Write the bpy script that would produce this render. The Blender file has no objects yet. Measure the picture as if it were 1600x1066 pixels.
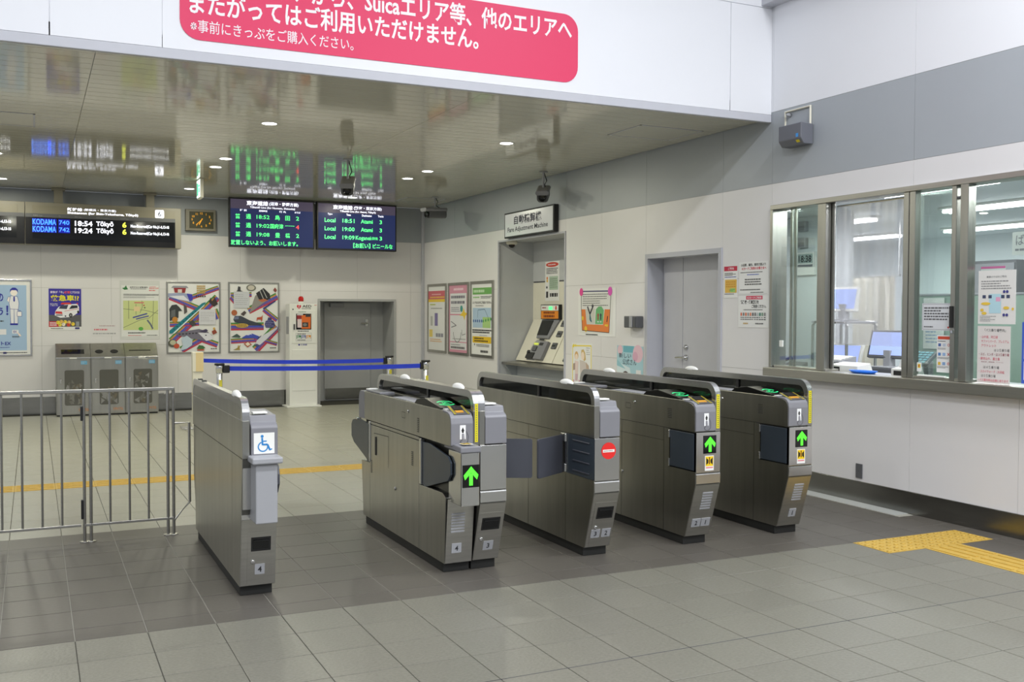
import bpy, bmesh, math, random
from mathutils import Vector as Vec, Matrix
random.seed(7)
SC = bpy.context.scene
COL = SC.collection

# ------------------------------------------------------------------ camera, world, light, exposure
H = 1.45
YAW, PIT, ROLL, FPX = .445187514, -.0293082435, .0039023, 1569.8
_f = Vec((math.sin(YAW)*math.cos(PIT), math.cos(YAW)*math.cos(PIT), math.sin(PIT)))
_r = Vec((math.cos(YAW), -math.sin(YAW), 0)); _u = _r.cross(_f)
_r2 = math.cos(ROLL)*_r + math.sin(ROLL)*_u; _u2 = -math.sin(ROLL)*_r + math.cos(ROLL)*_u
cd = bpy.data.cameras.new('camera'); cam = bpy.data.objects.new('camera', cd); COL.objects.link(cam)
cam.matrix_world = Matrix(((_r2.x, _u2.x, -_f.x, 0), (_r2.y, _u2.y, -_f.y, 0), (_r2.z, _u2.z, -_f.z, H), (0, 0, 0, 1)))
cd.sensor_fit = 'HORIZONTAL'; cd.sensor_width = 36; cd.lens = FPX/1600*36; cd.clip_start = .05; cd.clip_end = 200
SC.camera = cam

def S(r, g, b):
    f = lambda c: (c/255/12.92) if c/255 <= .04045 else ((c/255+.055)/1.055)**2.4
    return (f(r), f(g), f(b), 1)

W = bpy.data.worlds.new('world'); SC.world = W; W.use_nodes = True
W.node_tree.nodes['Background'].inputs[0].default_value = (.86, .91, 1, 1)
W.node_tree.nodes['Background'].inputs[1].default_value = .42

def area_light(name, loc, sx, sy, power, col, rot=(0, 0, 0), parent=None, shape='RECTANGLE'):
    d = bpy.data.lights.new(name, 'AREA'); d.shape = shape; d.size = sx
    if shape == 'RECTANGLE': d.size_y = sy
    d.energy = power; d.color = col
    o = bpy.data.objects.new(name, d); COL.objects.link(o); o.location = loc; o.rotation_euler = rot
    if parent: o.parent = parent; o.location = Vec(loc) - LOC[parent.name]
    return o
LOC = {}
# ceiling lamps of the tall front hall (above and behind the camera)
for hx in (-3.4, 0.7, 4.6):
    for hy in (-4.2, -.8, 2.6):
        area_light('hall_lamp', (hx, hy, 5.6), 1.3, .5, 145*{-3.4: .62, .7: .95, 4.6: 1.28}[hx], (.95, .97, 1))
DLP, DLC = 15, (1, .98, .80)                      # each soffit downlight
SC.view_settings.view_transform = 'Standard'; SC.view_settings.look = 'None'
SC.view_settings.gamma = 1; SC.view_settings.use_curve_mapping = False
SC.view_settings.exposure = 0.0

# ------------------------------------------------------------------ materials
def mat(name, col, rough=.5, metal=0., emit=0., ecol=None, spec=.5, noise=.0, nscale=8, stretch=None, bump=0., rand=0., coat=0., alpha=None):
    m = bpy.data.materials.new(name); m.use_nodes = True
    nt = m.node_tree; b = nt.nodes['Principled BSDF']; L = nt.links
    b.inputs['Base Color'].default_value = col; b.inputs['Roughness'].default_value = rough
    b.inputs['Metallic'].default_value = metal; b.inputs['Specular IOR Level'].default_value = spec
    b.inputs['Coat Weight'].default_value = coat
    if emit:
        b.inputs['Emission Color'].default_value = ecol or col; b.inputs['Emission Strength'].default_value = emit
    if noise or bump:
        tc = nt.nodes.new('ShaderNodeTexCoord'); mp = nt.nodes.new('ShaderNodeMapping'); nz = nt.nodes.new('ShaderNodeTexNoise')
        L.new(tc.outputs['Object'], mp.inputs[0]); L.new(mp.outputs[0], nz.inputs['Vector'])
        if stretch: mp.inputs['Scale'].default_value = stretch
        nz.inputs['Scale'].default_value = nscale; nz.inputs['Detail'].default_value = 4
        if noise:
            mr = nt.nodes.new('ShaderNodeMapRange'); L.new(nz.outputs[0], mr.inputs[0])
            mr.inputs[1].default_value = .25; mr.inputs[2].default_value = .75
            mr.inputs[3].default_value = 1-noise; mr.inputs[4].default_value = 1+noise
            mx = nt.nodes.new('ShaderNodeVectorMath'); mx.operation = 'SCALE'
            mx.inputs[0].default_value = col[:3]; L.new(mr.outputs[0], mx.inputs['Scale'])
            last = mx.outputs[0]
            if rand:
                oi = nt.nodes.new('ShaderNodeObjectInfo'); m2 = nt.nodes.new('ShaderNodeMapRange')
                L.new(oi.outputs['Random'], m2.inputs[0]); m2.inputs[3].default_value = 1-rand; m2.inputs[4].default_value = 1+rand
                mx2 = nt.nodes.new('ShaderNodeVectorMath'); mx2.operation = 'SCALE'
                L.new(last, mx2.inputs[0]); L.new(m2.outputs[0], mx2.inputs['Scale']); last = mx2.outputs[0]
            L.new(last, b.inputs['Base Color'])
        if bump:
            bp = nt.nodes.new('ShaderNodeBump'); bp.inputs['Strength'].default_value = bump; bp.inputs['Distance'].default_value = .002
            L.new(nz.outputs[0], bp.inputs['Height']); L.new(bp.outputs[0], b.inputs['Normal'])
    return m

def glass(name, tint, refl=1., rough=.01, haze=0.):
    m = bpy.data.materials.new(name); m.use_nodes = True; nt = m.node_tree; L = nt.links
    nt.nodes.remove(nt.nodes['Principled BSDF']); out = nt.nodes['Material Output']
    tr = nt.nodes.new('ShaderNodeBsdfTransparent'); tr.inputs[0].default_value = tint
    gl = nt.nodes.new('ShaderNodeBsdfGlossy'); gl.inputs['Roughness'].default_value = rough
    fr = nt.nodes.new('ShaderNodeFresnel'); fr.inputs[0].default_value = 1.5
    mu = nt.nodes.new('ShaderNodeMath'); mu.operation = 'MULTIPLY'; mu.inputs[1].default_value = refl; L.new(fr.outputs[0], mu.inputs[0])
    ge = nt.nodes.new('ShaderNodeNewGeometry'); iv = nt.nodes.new('ShaderNodeMath'); iv.operation = 'SUBTRACT'; iv.inputs[0].default_value = refl   # the far face of a pane adds no mirror
    L.new(ge.outputs['Backfacing'], iv.inputs[1]); iv.use_clamp = True; L.new(iv.outputs[0], mu.inputs[1])
    mx = nt.nodes.new('ShaderNodeMixShader'); L.new(mu.outputs[0], mx.inputs[0]); L.new(tr.outputs[0], mx.inputs[1]); L.new(gl.outputs[0], mx.inputs[2])
    last = mx.outputs[0]
    if haze:
        df = nt.nodes.new('ShaderNodeBsdfDiffuse'); df.inputs[0].default_value = (.8, .8, .82, 1)
        m2 = nt.nodes.new('ShaderNodeMixShader'); m2.inputs[0].default_value = haze; L.new(last, m2.inputs[1]); L.new(df.outputs[0], m2.inputs[2]); last = m2.outputs[0]
    L.new(last, out.inputs[0]); return m

M = dict(
    lit=mat('lit_slot', S(200, 210, 60), .5, emit=.45, ecol=(.7, .8, .15, 1)),
    alcove=mat('alcove_grey', S(192, 194, 196), .4, noise=.02), readerblack=mat('reader_black', S(9, 10, 10), .28, noise=.02, spec=.3),
    receiver=mat('receiver_grey', S(106, 108, 116), .45, noise=.02), groutl=mat('pale_grout', S(150, 148, 138), .8, noise=.1),
    binwin=mat('bin_window_dark', S(92, 91, 85), .2, noise=.05),
    wall=mat('wall_white', S(224, 222, 222), .35, noise=.02, nscale=1.5),
    band=mat('wall_grey_band', S(166, 171, 176), .4, noise=.02, nscale=2),
    joint=mat('joint_grey', S(158, 158, 154), .7, noise=.03),
    fascia=mat('fascia_white', S(236, 237, 241), .4, noise=.01, nscale=1),
    fasciatrim=mat('fascia_trim', S(196, 197, 204), .45, noise=.02),
    plank=mat('ceiling_plank', S(200, 197, 182), .07, noise=.03, nscale=2, spec=.6, rand=.02),
    ceilback=mat('ceiling_back', S(92, 92, 88), .7, noise=.02),
    steel=mat('brushed_steel', (.40, .395, .36, 1), .30, 1, noise=.10, nscale=6, stretch=(3, 3, .25)),
    steelh=mat('brushed_steel_horizontal', (.43, .42, .385, 1), .36, 1, noise=.08, nscale=5, stretch=(1, .3, 12)),
    steelb=mat('bright_steel', (.62, .62, .61, 1), .22, 1, noise=.06, nscale=6),
    steeld=mat('dark_steel', (.16, .16, .15, 1), .38, 1, noise=.08, nscale=6),
    base=mat('baseboard_steel', (.25, .25, .24, 1), .24, 1, noise=.12, nscale=3, stretch=(1, 1, 6)),
    chrome=mat('chrome', (.75, .75, .75, 1), .12, 1, noise=.02),
    black=mat('black_plastic', S(22, 22, 22), .45, noise=.05),
    glossblack=mat('gloss_black', S(10, 11, 11), .08, noise=.02),
    rubber=mat('dark_plinth', S(34, 34, 32), .6, noise=.08),
    grey=mat('grey_plastic', S(126, 126, 131), .42, noise=.02),
    greyl=mat('light_grey_plastic', S(158, 159, 163), .4, noise=.02),
    greyd=mat('dark_grey_plastic', S(88, 89, 92), .45, noise=.03),
    flap=mat('flap_grey', S(72, 74, 82), .45, noise=.04),
    flapd=mat('flap_dark', S(52, 60, 68), .30, noise=.05),
    white=mat('white_plastic', S(235, 235, 230), .4, noise=.01),
    paper=mat('paper', S(232, 232, 230), .6, noise=.01),
    cream=mat('cream_paint', S(226, 222, 206), .4, noise=.01),
    creamd=mat('cream_yellow', S(222, 200, 150), .5, noise=.02),
    door=mat('door_grey', S(190, 190, 196), .45, noise=.02),
    doorf=mat('door_frame_grey', S(184, 185, 192), .4, noise=.02),
    door2=mat('service_door_grey', S(176, 177, 178), .45, noise=.02),
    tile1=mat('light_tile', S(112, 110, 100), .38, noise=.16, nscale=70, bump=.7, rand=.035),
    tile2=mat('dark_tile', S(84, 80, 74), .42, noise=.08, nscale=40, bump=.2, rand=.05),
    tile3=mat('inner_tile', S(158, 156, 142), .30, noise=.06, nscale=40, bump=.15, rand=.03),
    grout=mat('grout', S(62, 60, 52), .8, noise=.1),
    groutd=mat('dark_joint', S(52, 52, 56), .7, noise=.1),
    strip=mat('threshold_stone', S(170, 172, 168), .4, noise=.06, nscale=30),
    tact=mat('tactile_yellow', S(188, 154, 66), .55, noise=.08, nscale=25),
    blue=mat('belt_blue', S(34, 62, 205), .6, noise=.04),
    glass=glass('window_glass', (.93, .97, .95, 1), 1.25),
    smoke=glass('smoked_glass', (.20, .21, .20, 1), 1.4, .03),
    binglass=glass('bin_window', (.55, .55, .52, 1), 1.2, .05),
    sheet=glass('clear_sheet', (.95, .95, .97, 1), 1.2, .2, .30),
    bag=glass('plastic_bag', (.6, .6, .6, 1), 2.0, .15, .35),
    lampw=mat('lamp_diffuser', (1, 1, .97, 1), .5, emit=9, ecol=(1, 1, .95, 1)),
    tube=mat('tube_light', (1, 1, 1, 1), .5, emit=7, ecol=(.97, .98, 1, 1)),
    exitl=mat('exit_lit_white', (1, 1, 1, 1), .5, emit=2.2, ecol=(.75, 1, .9, 1)),
    exitg=mat('exit_lit_green', S(30, 160, 100), .5, emit=1.2, ecol=(.05, .6, .3, 1)),
    ledg=mat('led_green', (.1, 1, .25, 1), .5, emit=1.15, ecol=(.10, .95, .24, 1)),
    ledw=mat('led_white', (1, 1, 1, 1), .5, emit=1.5, ecol=(.82, .84, 1, 1)),
    ledb=mat('led_blue', (.1, .3, 1, 1), .5, emit=1.6, ecol=(.03, .22, 1, 1)),
    ledy=mat('led_yellow', (1, 1, .1, 1), .5, emit=1.1, ecol=(.85, .95, .08, 1)),
    ledr=mat('led_red', (1, .1, .1, 1), .5, emit=1.1, ecol=(1, .06, .06, 1)),
    bluedark=mat('led_blue_ground', (0, 0, .2, 1), .3, emit=.5, ecol=(0, .01, .55, 1)),
    tvb=mat('screen_navy', S(20, 25, 50), .35, spec=.15, emit=.42, ecol=S(62, 74, 125)),
    tvh=mat('screen_mauve', S(40, 36, 50), .35, spec=.15, emit=.42, ecol=S(108, 98, 118)),
    arrow=mat('arrow_green', (.1, 1, .05, 1), .5, emit=.95, ecol=(.05, .85, .01, 1)),
    ring=mat('ring_green', (.05, 1, .3, 1), .5, emit=.62, ecol=(.03, .9, .30, 1)),
    scr=mat('monitor_screen', S(120, 140, 200), .2, emit=.75, ecol=S(170, 185, 230)),
    brown=mat('board_frame', S(132, 127, 112), .45, noise=.02),
    brown2=mat('board_panel', S(128, 122, 104), .4, noise=.02),
    bdark=mat('board_glass', S(24, 24, 28), .2, noise=.02, spec=.25),
    clockf=mat('clock_face', S(62, 62, 36), .5, noise=.03),
    amber=mat('clock_amber', S(220, 160, 30), .5, emit=.5, ecol=S(230, 160, 20)),
    red=mat('red_lamp', S(190, 22, 20), .2, noise=.02),
    curtain=mat('curtain_cloth', S(236, 231, 218), .8, noise=.04),
    offwall=mat('office_wall', S(214, 220, 222), .6, noise=.01),
    offfloor=mat('office_floor', S(140, 145, 145), .6, noise=.02),
    offgreen=mat('desk_green', S(150, 172, 158), .6, noise=.02),
)
_flat = {}
def flat(r, g, b):
    k = (r, g, b)
    if k not in _flat: _flat[k] = mat('ink_%02x%02x%02x' % k, S(r, g, b), .5)
    return _flat[k]

# ------------------------------------------------------------------ geometry helpers
class Frame:
    """local plane: u along U, v along V, n out along N"""
    def __init__(s, o, U, N, V=(0, 0, 1)):
        s.o = Vec(o); s.U = Vec(U).normalized(); s.N = Vec(N).normalized(); s.V = Vec(V).normalized()
    def p(s, u, v, n=0): return s.o + s.U*u + s.V*v + s.N*n
def FY(y): return Frame((0, y, 0), (1, 0, 0), (0, -1, 0))       # facing the viewer; u = world x
def FXW(x): return Frame((x, 0, 0), (0, -1, 0), (-1, 0, 0))     # right wall; u = -world y
WORLD = Frame((0, 0, 0), (1, 0, 0), (0, 1, 0), (0, 0, 1))       # u=x, v=z, n=y

class B:
    def __init__(s): s.bm = bmesh.new(); s.mats = []
    def mi(s, m):
        if isinstance(m, str): m = M[m]
        elif isinstance(m, tuple): m = flat(*m)
        if m not in s.mats: s.mats.append(m)
        return s.mats.index(m)
    def face(s, pts, m, smooth=False):
        f = s.bm.faces.new([s.bm.verts.new(p) for p in pts]); f.material_index = s.mi(m); f.smooth = smooth; return f
    def fbox(s, fr, u0, u1, v0, v1, n0, n1, m, bev=0):
        return s.prism([fr.p(u0, v0, n0), fr.p(u1, v0, n0), fr.p(u1, v1, n0), fr.p(u0, v1, n0)], fr.N*(n1-n0), m, bev)
    def box(s, x0, x1, y0, y1, z0, z1, m, bev=0):
        return s.prism([Vec((x0, y0, z0)), Vec((x1, y0, z0)), Vec((x1, y0, z1)), Vec((x0, y0, z1))], Vec((0, y1-y0, 0)), m, bev)
    def prism(s, pts, vec, m, bev=0, segs=2):
        bm = bmesh.new(); vec = Vec(vec)
        a = [bm.verts.new(p) for p in pts]; b = [bm.verts.new(Vec(p)+vec) for p in pts]; n = len(a)
        bm.faces.new(a); bm.faces.new(b[::-1])
        for i in range(n): bm.faces.new((a[i], b[i], b[(i+1) % n], a[(i+1) % n]))
        bmesh.ops.recalc_face_normals(bm, faces=bm.faces)
        if bev:
            bmesh.ops.bevel(bm, geom=bm.edges[:], offset=bev, segments=segs, affect='EDGES', profile=.5, clamp_overlap=True)
        s.merge(bm, m); return s
    def merge(s, bm, m, smooth=False):
        k = s.mi(m); mp = {}
        for v in bm.verts: mp[v] = s.bm.verts.new(v.co)
        for f in bm.faces:
            nf = s.bm.faces.new([mp[v] for v in f.verts]); nf.material_index = k; nf.smooth = smooth
        bm.free()
    def poly(s, fr, pts, n, m): s.face([fr.p(u, v, n) for u, v in pts], m)
    def rect(s, fr, u0, v0, u1, v1, n, m): s.poly(fr, [(u0, v0), (u1, v0), (u1, v1), (u0, v1)], n, m)
    def disc(s, fr, u, v, r, n, m, k=20, ry=None, a0=0, a1=2*math.pi):
        ry = ry or r; full = abs(a1-a0-2*math.pi) < 1e-4; kk = k if full else k+1
        s.poly(fr, [(u+r*math.cos(a0+(a1-a0)*i/k), v+ry*math.sin(a0+(a1-a0)*i/k)) for i in range(kk)], n, m)
    def arc(s, fr, u, v, r0, r1, a0, a1, n, m, k=14):
        for i in range(k):
            t0 = a0+(a1-a0)*i/k; t1 = a0+(a1-a0)*(i+1)/k
            s.poly(fr, [(u+r0*math.cos(t0), v+r0*math.sin(t0)), (u+r1*math.cos(t0), v+r1*math.sin(t0)), (u+r1*math.cos(t1), v+r1*math.sin(t1)), (u+r0*math.cos(t1), v+r0*math.sin(t1))], n, m)
    def stroke(s, fr, pts, w, n, m):
        for (a, b), (c, d) in zip(pts, pts[1:]):
            L = math.hypot(c-a, d-b) or 1e-6; px = -(d-b)/L*w/2; py = (c-a)/L*w/2
            s.poly(fr, [(a+px, b+py), (a-px, b-py), (c-px, d-py), (c+px, d+py)], n, m)
    def tube(s, path, r, m, n=8, smooth=True):
        bm = bmesh.new(); rings = []; P = [Vec(p) for p in path]
        for i, p in enumerate(P):
            d = (P[min(i+1, len(P)-1)]-P[max(i-1, 0)]).normalized()
            up = Vec((0, 0, 1)) if abs(d.z) < .9 else Vec((1, 0, 0))
            a = d.cross(up).normalized(); b = a.cross(d)
            rr = r[i] if isinstance(r, (list, tuple)) else r
            rings.append([bm.verts.new(p+a*rr*math.cos(2*math.pi*k/n)+b*rr*math.sin(2*math.pi*k/n)) for k in range(n)])
        for q, w in zip(rings, rings[1:]):
            for k in range(n): bm.faces.new((q[k], q[(k+1) % n], w[(k+1) % n], w[k]))
        bm.faces.new(rings[0][::-1]); bm.faces.new(rings[-1])
        bmesh.ops.recalc_face_normals(bm, faces=bm.faces)
        s.merge(bm, m, False); return s
    def lathe(s, o, prof, m, n=20, axis=(0, 0, 1), smooth=True):
        """prof = [(radius, height along axis)]"""
        ax = Vec(axis).normalized(); up = Vec((1, 0, 0)) if abs(ax.x) < .9 else Vec((0, 1, 0))
        a = ax.cross(up).normalized(); b = ax.cross(a); o = Vec(o); bm = bmesh.new(); rings = []
        for r, h in prof:
            if r < 1e-5: rings.append([bm.verts.new(o+ax*h)])
            else: rings.append([bm.verts.new(o+ax*h+a*r*math.cos(2*math.pi*k/n)+b*r*math.sin(2*math.pi*k/n)) for k in range(n)])
        for q, w in zip(rings, rings[1:]):
            for k in range(n):
                f = [q[k % len(q)], q[(k+1) % len(q)], w[(k+1) % len(w)], w[k % len(w)]]; ff = []
                for v in f:
                    if v not in ff: ff.append(v)
                if len(ff) > 2: bm.faces.new(ff)
        if len(rings[0]) > 1: bm.faces.new(rings[0][::-1])
        if len(rings[-1]) > 1: bm.faces.new(rings[-1])
        bmesh.ops.recalc_face_normals(bm, faces=bm.faces)
        s.merge(bm, m, smooth); return s
    def build(s, name, parent=None, loc=None):
        if parent is not None: off = LOC[parent.name]
        else: off = Vec(loc) if loc is not None else Vec((0, 0, 0))
        bmesh.ops.translate(s.bm, verts=s.bm.verts, vec=-off)
        me = bpy.data.meshes.new(name); s.bm.to_mesh(me); s.bm.free()
        for m in s.mats: me.materials.append(m)
        o = bpy.data.objects.new(name, me); COL.objects.link(o)
        if parent is not None: o.parent = parent
        else: o.location = off
        LOC[o.name] = off
        return o
def part(name, parent, fn, *a, **k):
    b = B(); getattr(b, fn)(*a, **k); return b.build(name, parent)
def thing(name, loc, label, cat, group=None):
    o = bpy.data.objects.new(name, None); COL.objects.link(o); o.location = loc; o.empty_display_size = .1
    LOC[o.name] = Vec(loc); return tag(o, label, cat, group)
def tag(o, label, cat, group=None):
    o['label'] = label; o['category'] = cat
    if group: o['group'] = group
    return o
def sroot(name, loc):
    o = bpy.data.objects.new(name, None); COL.objects.link(o); o.location = loc; o.empty_display_size = .1
    LOC[o.name] = Vec(loc); o['kind'] = 'structure'; return o
def struct(o): o['kind'] = 'structure'; return o
def rr(u0, v0, u1, v1, r, k=5):
    pts = []
    for cx, cy, a in ((u1-r, v0+r, -90), (u1-r, v1-r, 0), (u0+r, v1-r, 90), (u0+r, v0+r, 180)):
        pts += [(cx+r*math.cos(math.radians(a+90*i/k)), cy+r*math.sin(math.radians(a+90*i/k))) for i in range(k+1)]
    return pts

_tc = {}
def glyphs(s, bold=0.):
    k = (s, bold)
    if k not in _tc:
        c = bpy.data.curves.new('lettering', 'FONT'); c.body = s; c.resolution_u = 2; c.offset = bold
        o = bpy.data.objects.new('lettering', c); COL.objects.link(o)
        dg = bpy.context.evaluated_depsgraph_get(); me = bpy.data.meshes.new_from_object(o.evaluated_get(dg))
        vs = [(v.co.x, v.co.y) for v in me.vertices]; fs = [tuple(p.vertices) for p in me.polygons]
        bpy.data.meshes.remove(me); bpy.data.objects.remove(o); bpy.data.curves.remove(c)
        xs = [v[0] for v in vs]; ys = [v[1] for v in vs]
        _tc[k] = (vs, fs, min(xs), max(xs), min(ys), max(ys))
    return _tc[k]
def put_text(b, fr, s, u0, v0, u1, v1, m, n=.001, bold=0., keep=False):
    vs, fs, x0, x1, y0, y1 = glyphs(s, bold); k = b.mi(m)
    su = (u1-u0)/max(x1-x0, 1e-6); sv = (v1-v0)/max(y1-y0, 1e-6)
    if keep:                      # keep the letters' proportions, centred in the box
        q = min(abs(su), sv); cu = (u0+u1)/2; cv = (v0+v1)/2
        u0 = cu-q*(x1-x0)/2*(1 if su > 0 else -1); v0 = cv-q*(y1-y0)/2; su = q if su > 0 else -q; sv = q
    vv = [b.bm.verts.new(fr.p(u0+(x-x0)*su, v0+(y-y0)*sv, n)) for x, y in vs]
    for f in fs:
        try: b.bm.faces.new([vv[i] for i in f]).material_index = k
        except ValueError: pass
def text(parent, fr, s, u0, v0, u1, v1, m, n=.001, bold=0., keep=False, name='lettering'):
    b = B(); put_text(b, fr, s, u0, v0, u1, v1, m, n, bold, keep); return b.build(name, parent)
def rows(b, fr, u0, v0, u1, v1, k, m, n=.001, fill=.5, rng=None):
    """print too small to read: rows of short ink dashes"""
    rng = rng or random
    h = (v1-v0)/k
    for i in range(k):
        u = u0; v = v1-h*(i+.5)
        end = u1-(u1-u0)*rng.choice((0, .05, .1, .35))
        while u < end:
            w = h*rng.uniform(.5, 1.6); e = min(u+w, end)
            b.rect(fr, u, v-h*fill/2, e, v+h*fill/2, n, m); u = e+h*.22

# ------------------------------------------------------------------ setting: planes found from the picture's vanishing lines
XR, YB, YF, ZC = 5.72, 15.32, 6.86, 3.104       # right wall, back wall, fascia, soffit
XL = -3.2                                       # how far the place is built to the left

def subtract(rect, holes):
    out = [rect]
    for h in holes:
        nx = []
        for (a0, b0, a1, b1) in out:
            if h[0] >= a1-1e-6 or h[2] <= a0+1e-6 or h[1] >= b1-1e-6 or h[3] <= b0+1e-6: nx.append((a0, b0, a1, b1)); continue
            if h[0] > a0: nx.append((a0, b0, h[0], b1))
            if h[2] < a1: nx.append((h[2], b0, a1, b1))
            l, r = max(a0, h[0]), min(a1, h[2])
            if h[1] > b0: nx.append((l, b0, r, h[1]))
            if h[3] < b1: nx.append((l, h[3], r, b1))
        out = nx
    return out

def panel_wall(name, fr, ucuts, vcuts, holes, matof, back):
    b = B()
    for r in subtract((ucuts[0], vcuts[0], ucuts[-1], vcuts[-1]), holes):
        b.fbox(fr, r[0], r[2], r[1], r[3], -.10, -.004, 'joint')
    root = struct(b.build(name, None, fr.p(ucuts[0], vcuts[0], 0)))
    g = .0012
    for i in range(len(ucuts)-1):
        for j in range(len(vcuts)-1):
            rs = subtract((ucuts[i]+g, vcuts[j]+g, ucuts[i+1]-g, vcuts[j+1]-g), holes)
            if not rs: continue
            p = B()
            for r in rs: p.fbox(fr, r[0], r[2], r[1], r[3], -.004, 0, matof(vcuts[j]))
            p.build('wall_panel', root)
    return root

# floor ------------------------------------------------------------
GX, GY = .155, 4.755
fl = struct(part('floor', None, 'box', XL, XR+.15, -.5, YB+.75, -.06, -.0035, 'grout'))
LOC[fl.name] = Vec((0, 0, 0))
def tile_mesh(name, w, d, m):
    b = B(); c = .0025; hw, hd = w/2-.0018, d/2-.0018
    lo = [(-hw, -hd, -.0035), (hw, -hd, -.0035), (hw, hd, -.0035), (-hw, hd, -.0035)]
    mid = [(x, y, -.0012) for x, y, z in lo]; top = [(x-math.copysign(c, x), y-math.copysign(c, y), 0) for x, y, z in lo]
    b.face(top, m)
    for q, w_ in ((lo, mid), (mid, top)):
        for i in range(4): b.face((q[i], q[(i+1) % 4], w_[(i+1) % 4], w_[i]), m)
    me = bpy.data.meshes.new(name); b.bm.to_mesh(me); b.bm.free(); me.materials.append(M[m]); return me
_tm = {}
cells = []
xs = [GX+.3*k for k in range(-12, 19)]
def add_cells(x0, x1, y0, y1, m):
    if x1-x0 > .02 and y1-y0 > .02: cells.append((x0, x1, y0, y1, m))
ysn = [GY-.3*k for k in range(18, -1, -1)]
ysd = [GY, 4.93]+[4.93+.3*k for k in range(1, 8)]
ysf = [7.03+.3*k for k in range(0, 28)]
XT = GX+.3*16                                     # 4.955 left edge of the bar tiles
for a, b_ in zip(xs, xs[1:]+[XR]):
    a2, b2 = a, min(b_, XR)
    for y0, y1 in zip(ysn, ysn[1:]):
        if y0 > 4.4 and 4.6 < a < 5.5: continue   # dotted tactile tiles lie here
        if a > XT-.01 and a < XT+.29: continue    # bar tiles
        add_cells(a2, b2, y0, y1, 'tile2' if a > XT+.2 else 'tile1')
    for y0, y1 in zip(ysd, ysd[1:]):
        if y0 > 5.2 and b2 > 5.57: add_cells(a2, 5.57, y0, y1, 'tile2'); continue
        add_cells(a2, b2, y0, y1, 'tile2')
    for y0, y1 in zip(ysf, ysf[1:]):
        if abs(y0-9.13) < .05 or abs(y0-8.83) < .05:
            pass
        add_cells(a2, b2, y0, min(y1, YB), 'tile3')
STRIPE = (8.88, 9.18)                             # yellow line of bar tiles crossing the inner hall
cl2 = []
for c in cells:
    if c[4] == 'tile3' and c[3] > STRIPE[0] and c[2] < STRIPE[1]:
        if c[2] < STRIPE[0]-.02: cl2.append((c[0], c[1], c[2], STRIPE[0], c[4]))
        if c[3] > STRIPE[1]+.02: cl2.append((c[0], c[1], STRIPE[1], c[3], c[4]))
    else: cl2.append(c)
cells = cl2
def seen_area(c):
    cx, cy = (c[0]+c[1])/2, (c[2]+c[3])/2
    d = Vec((cx, cy, 0))-Vec((0, 0, H)); z = d.dot(_f)
    if z < .3: return 0
    px, py = FPX*d.dot(_r2)/z, FPX*d.dot(_u2)/z
    if abs(px) > 860 or abs(py) > 590: return 0
    return (c[1]-c[0])*(c[3]-c[2])/z**3
cells.sort(key=seen_area, reverse=True)
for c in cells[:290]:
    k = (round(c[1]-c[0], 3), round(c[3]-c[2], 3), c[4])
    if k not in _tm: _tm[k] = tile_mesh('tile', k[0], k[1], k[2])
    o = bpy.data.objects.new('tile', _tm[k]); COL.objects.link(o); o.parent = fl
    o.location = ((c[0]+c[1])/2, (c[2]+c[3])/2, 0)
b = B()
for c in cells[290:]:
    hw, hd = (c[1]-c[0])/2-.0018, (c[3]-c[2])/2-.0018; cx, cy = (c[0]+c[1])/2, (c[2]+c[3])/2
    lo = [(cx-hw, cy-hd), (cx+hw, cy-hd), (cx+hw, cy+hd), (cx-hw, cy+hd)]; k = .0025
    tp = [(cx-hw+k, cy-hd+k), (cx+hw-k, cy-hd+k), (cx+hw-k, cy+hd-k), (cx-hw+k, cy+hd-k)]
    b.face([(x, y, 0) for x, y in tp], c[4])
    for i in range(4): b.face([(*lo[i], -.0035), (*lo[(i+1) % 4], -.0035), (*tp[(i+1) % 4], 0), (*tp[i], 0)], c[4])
o = b.build('distant_tiles', fl); o['kind'] = 'stuff'
part('grout_bed', fl, 'box', XL, XR, 4.757, 7.028, -.004, -.0028, 'groutl')
part('grout_bed', fl, 'box', XT+.302, XR, -.4, 4.755, -.004, -.0028, 'groutl')
part('expansion_joint', fl, 'box', XL, XT, 3.551, 3.559, -.0035, -.0005, 'groutd')
part('threshold_slab', fl, 'box', 5.572, 5.712, 5.29, 12.0, -.0035, .0005, 'strip')
# tactile paving
def tact_mesh(kind):
    b = B(); b.box(-.149, .149, -.149, .149, -.0035, .001, 'tact')
    if kind == 'dot':
        for i in range(5):
            for j in range(5):
                b.lathe((-.12+.06*i, -.12+.06*j, .001), [(.016, 0), (.011, .005), (0, .005)], 'tact', 8)
    else:
        ax = kind == 'barx'
        for i in range(4):
            q = -.1125+.075*i
            u = ((-.135, .135, q-.014, q+.014) if ax else (q-.014, q+.014, -.135, .135))
            b.box(u[0], u[1], u[2], u[3], .0, .006, 'tact', .003)
    me = bpy.data.meshes.new('tactile_tile'); b.bm.to_mesh(me); b.bm.free(); me.materials.append(M['tact']); return me
_tk = {k: tact_mesh(k) for k in ('dot', 'bar', 'barx')}
def tact(kind, x, y):
    o = bpy.data.objects.new('tactile_tile', _tk[kind]); COL.objects.link(o); o.parent = fl; o.location = (x, y, 0)
for k in range(3): tact('dot', GX+4.5+.15+.3*k, GY-.15)
for k in range(7): tact('bar', XT+.15, GY-.45-.3*k)
for k in range(-8, 13): tact('barx', GX+.15+.3*k, 9.03)

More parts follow.
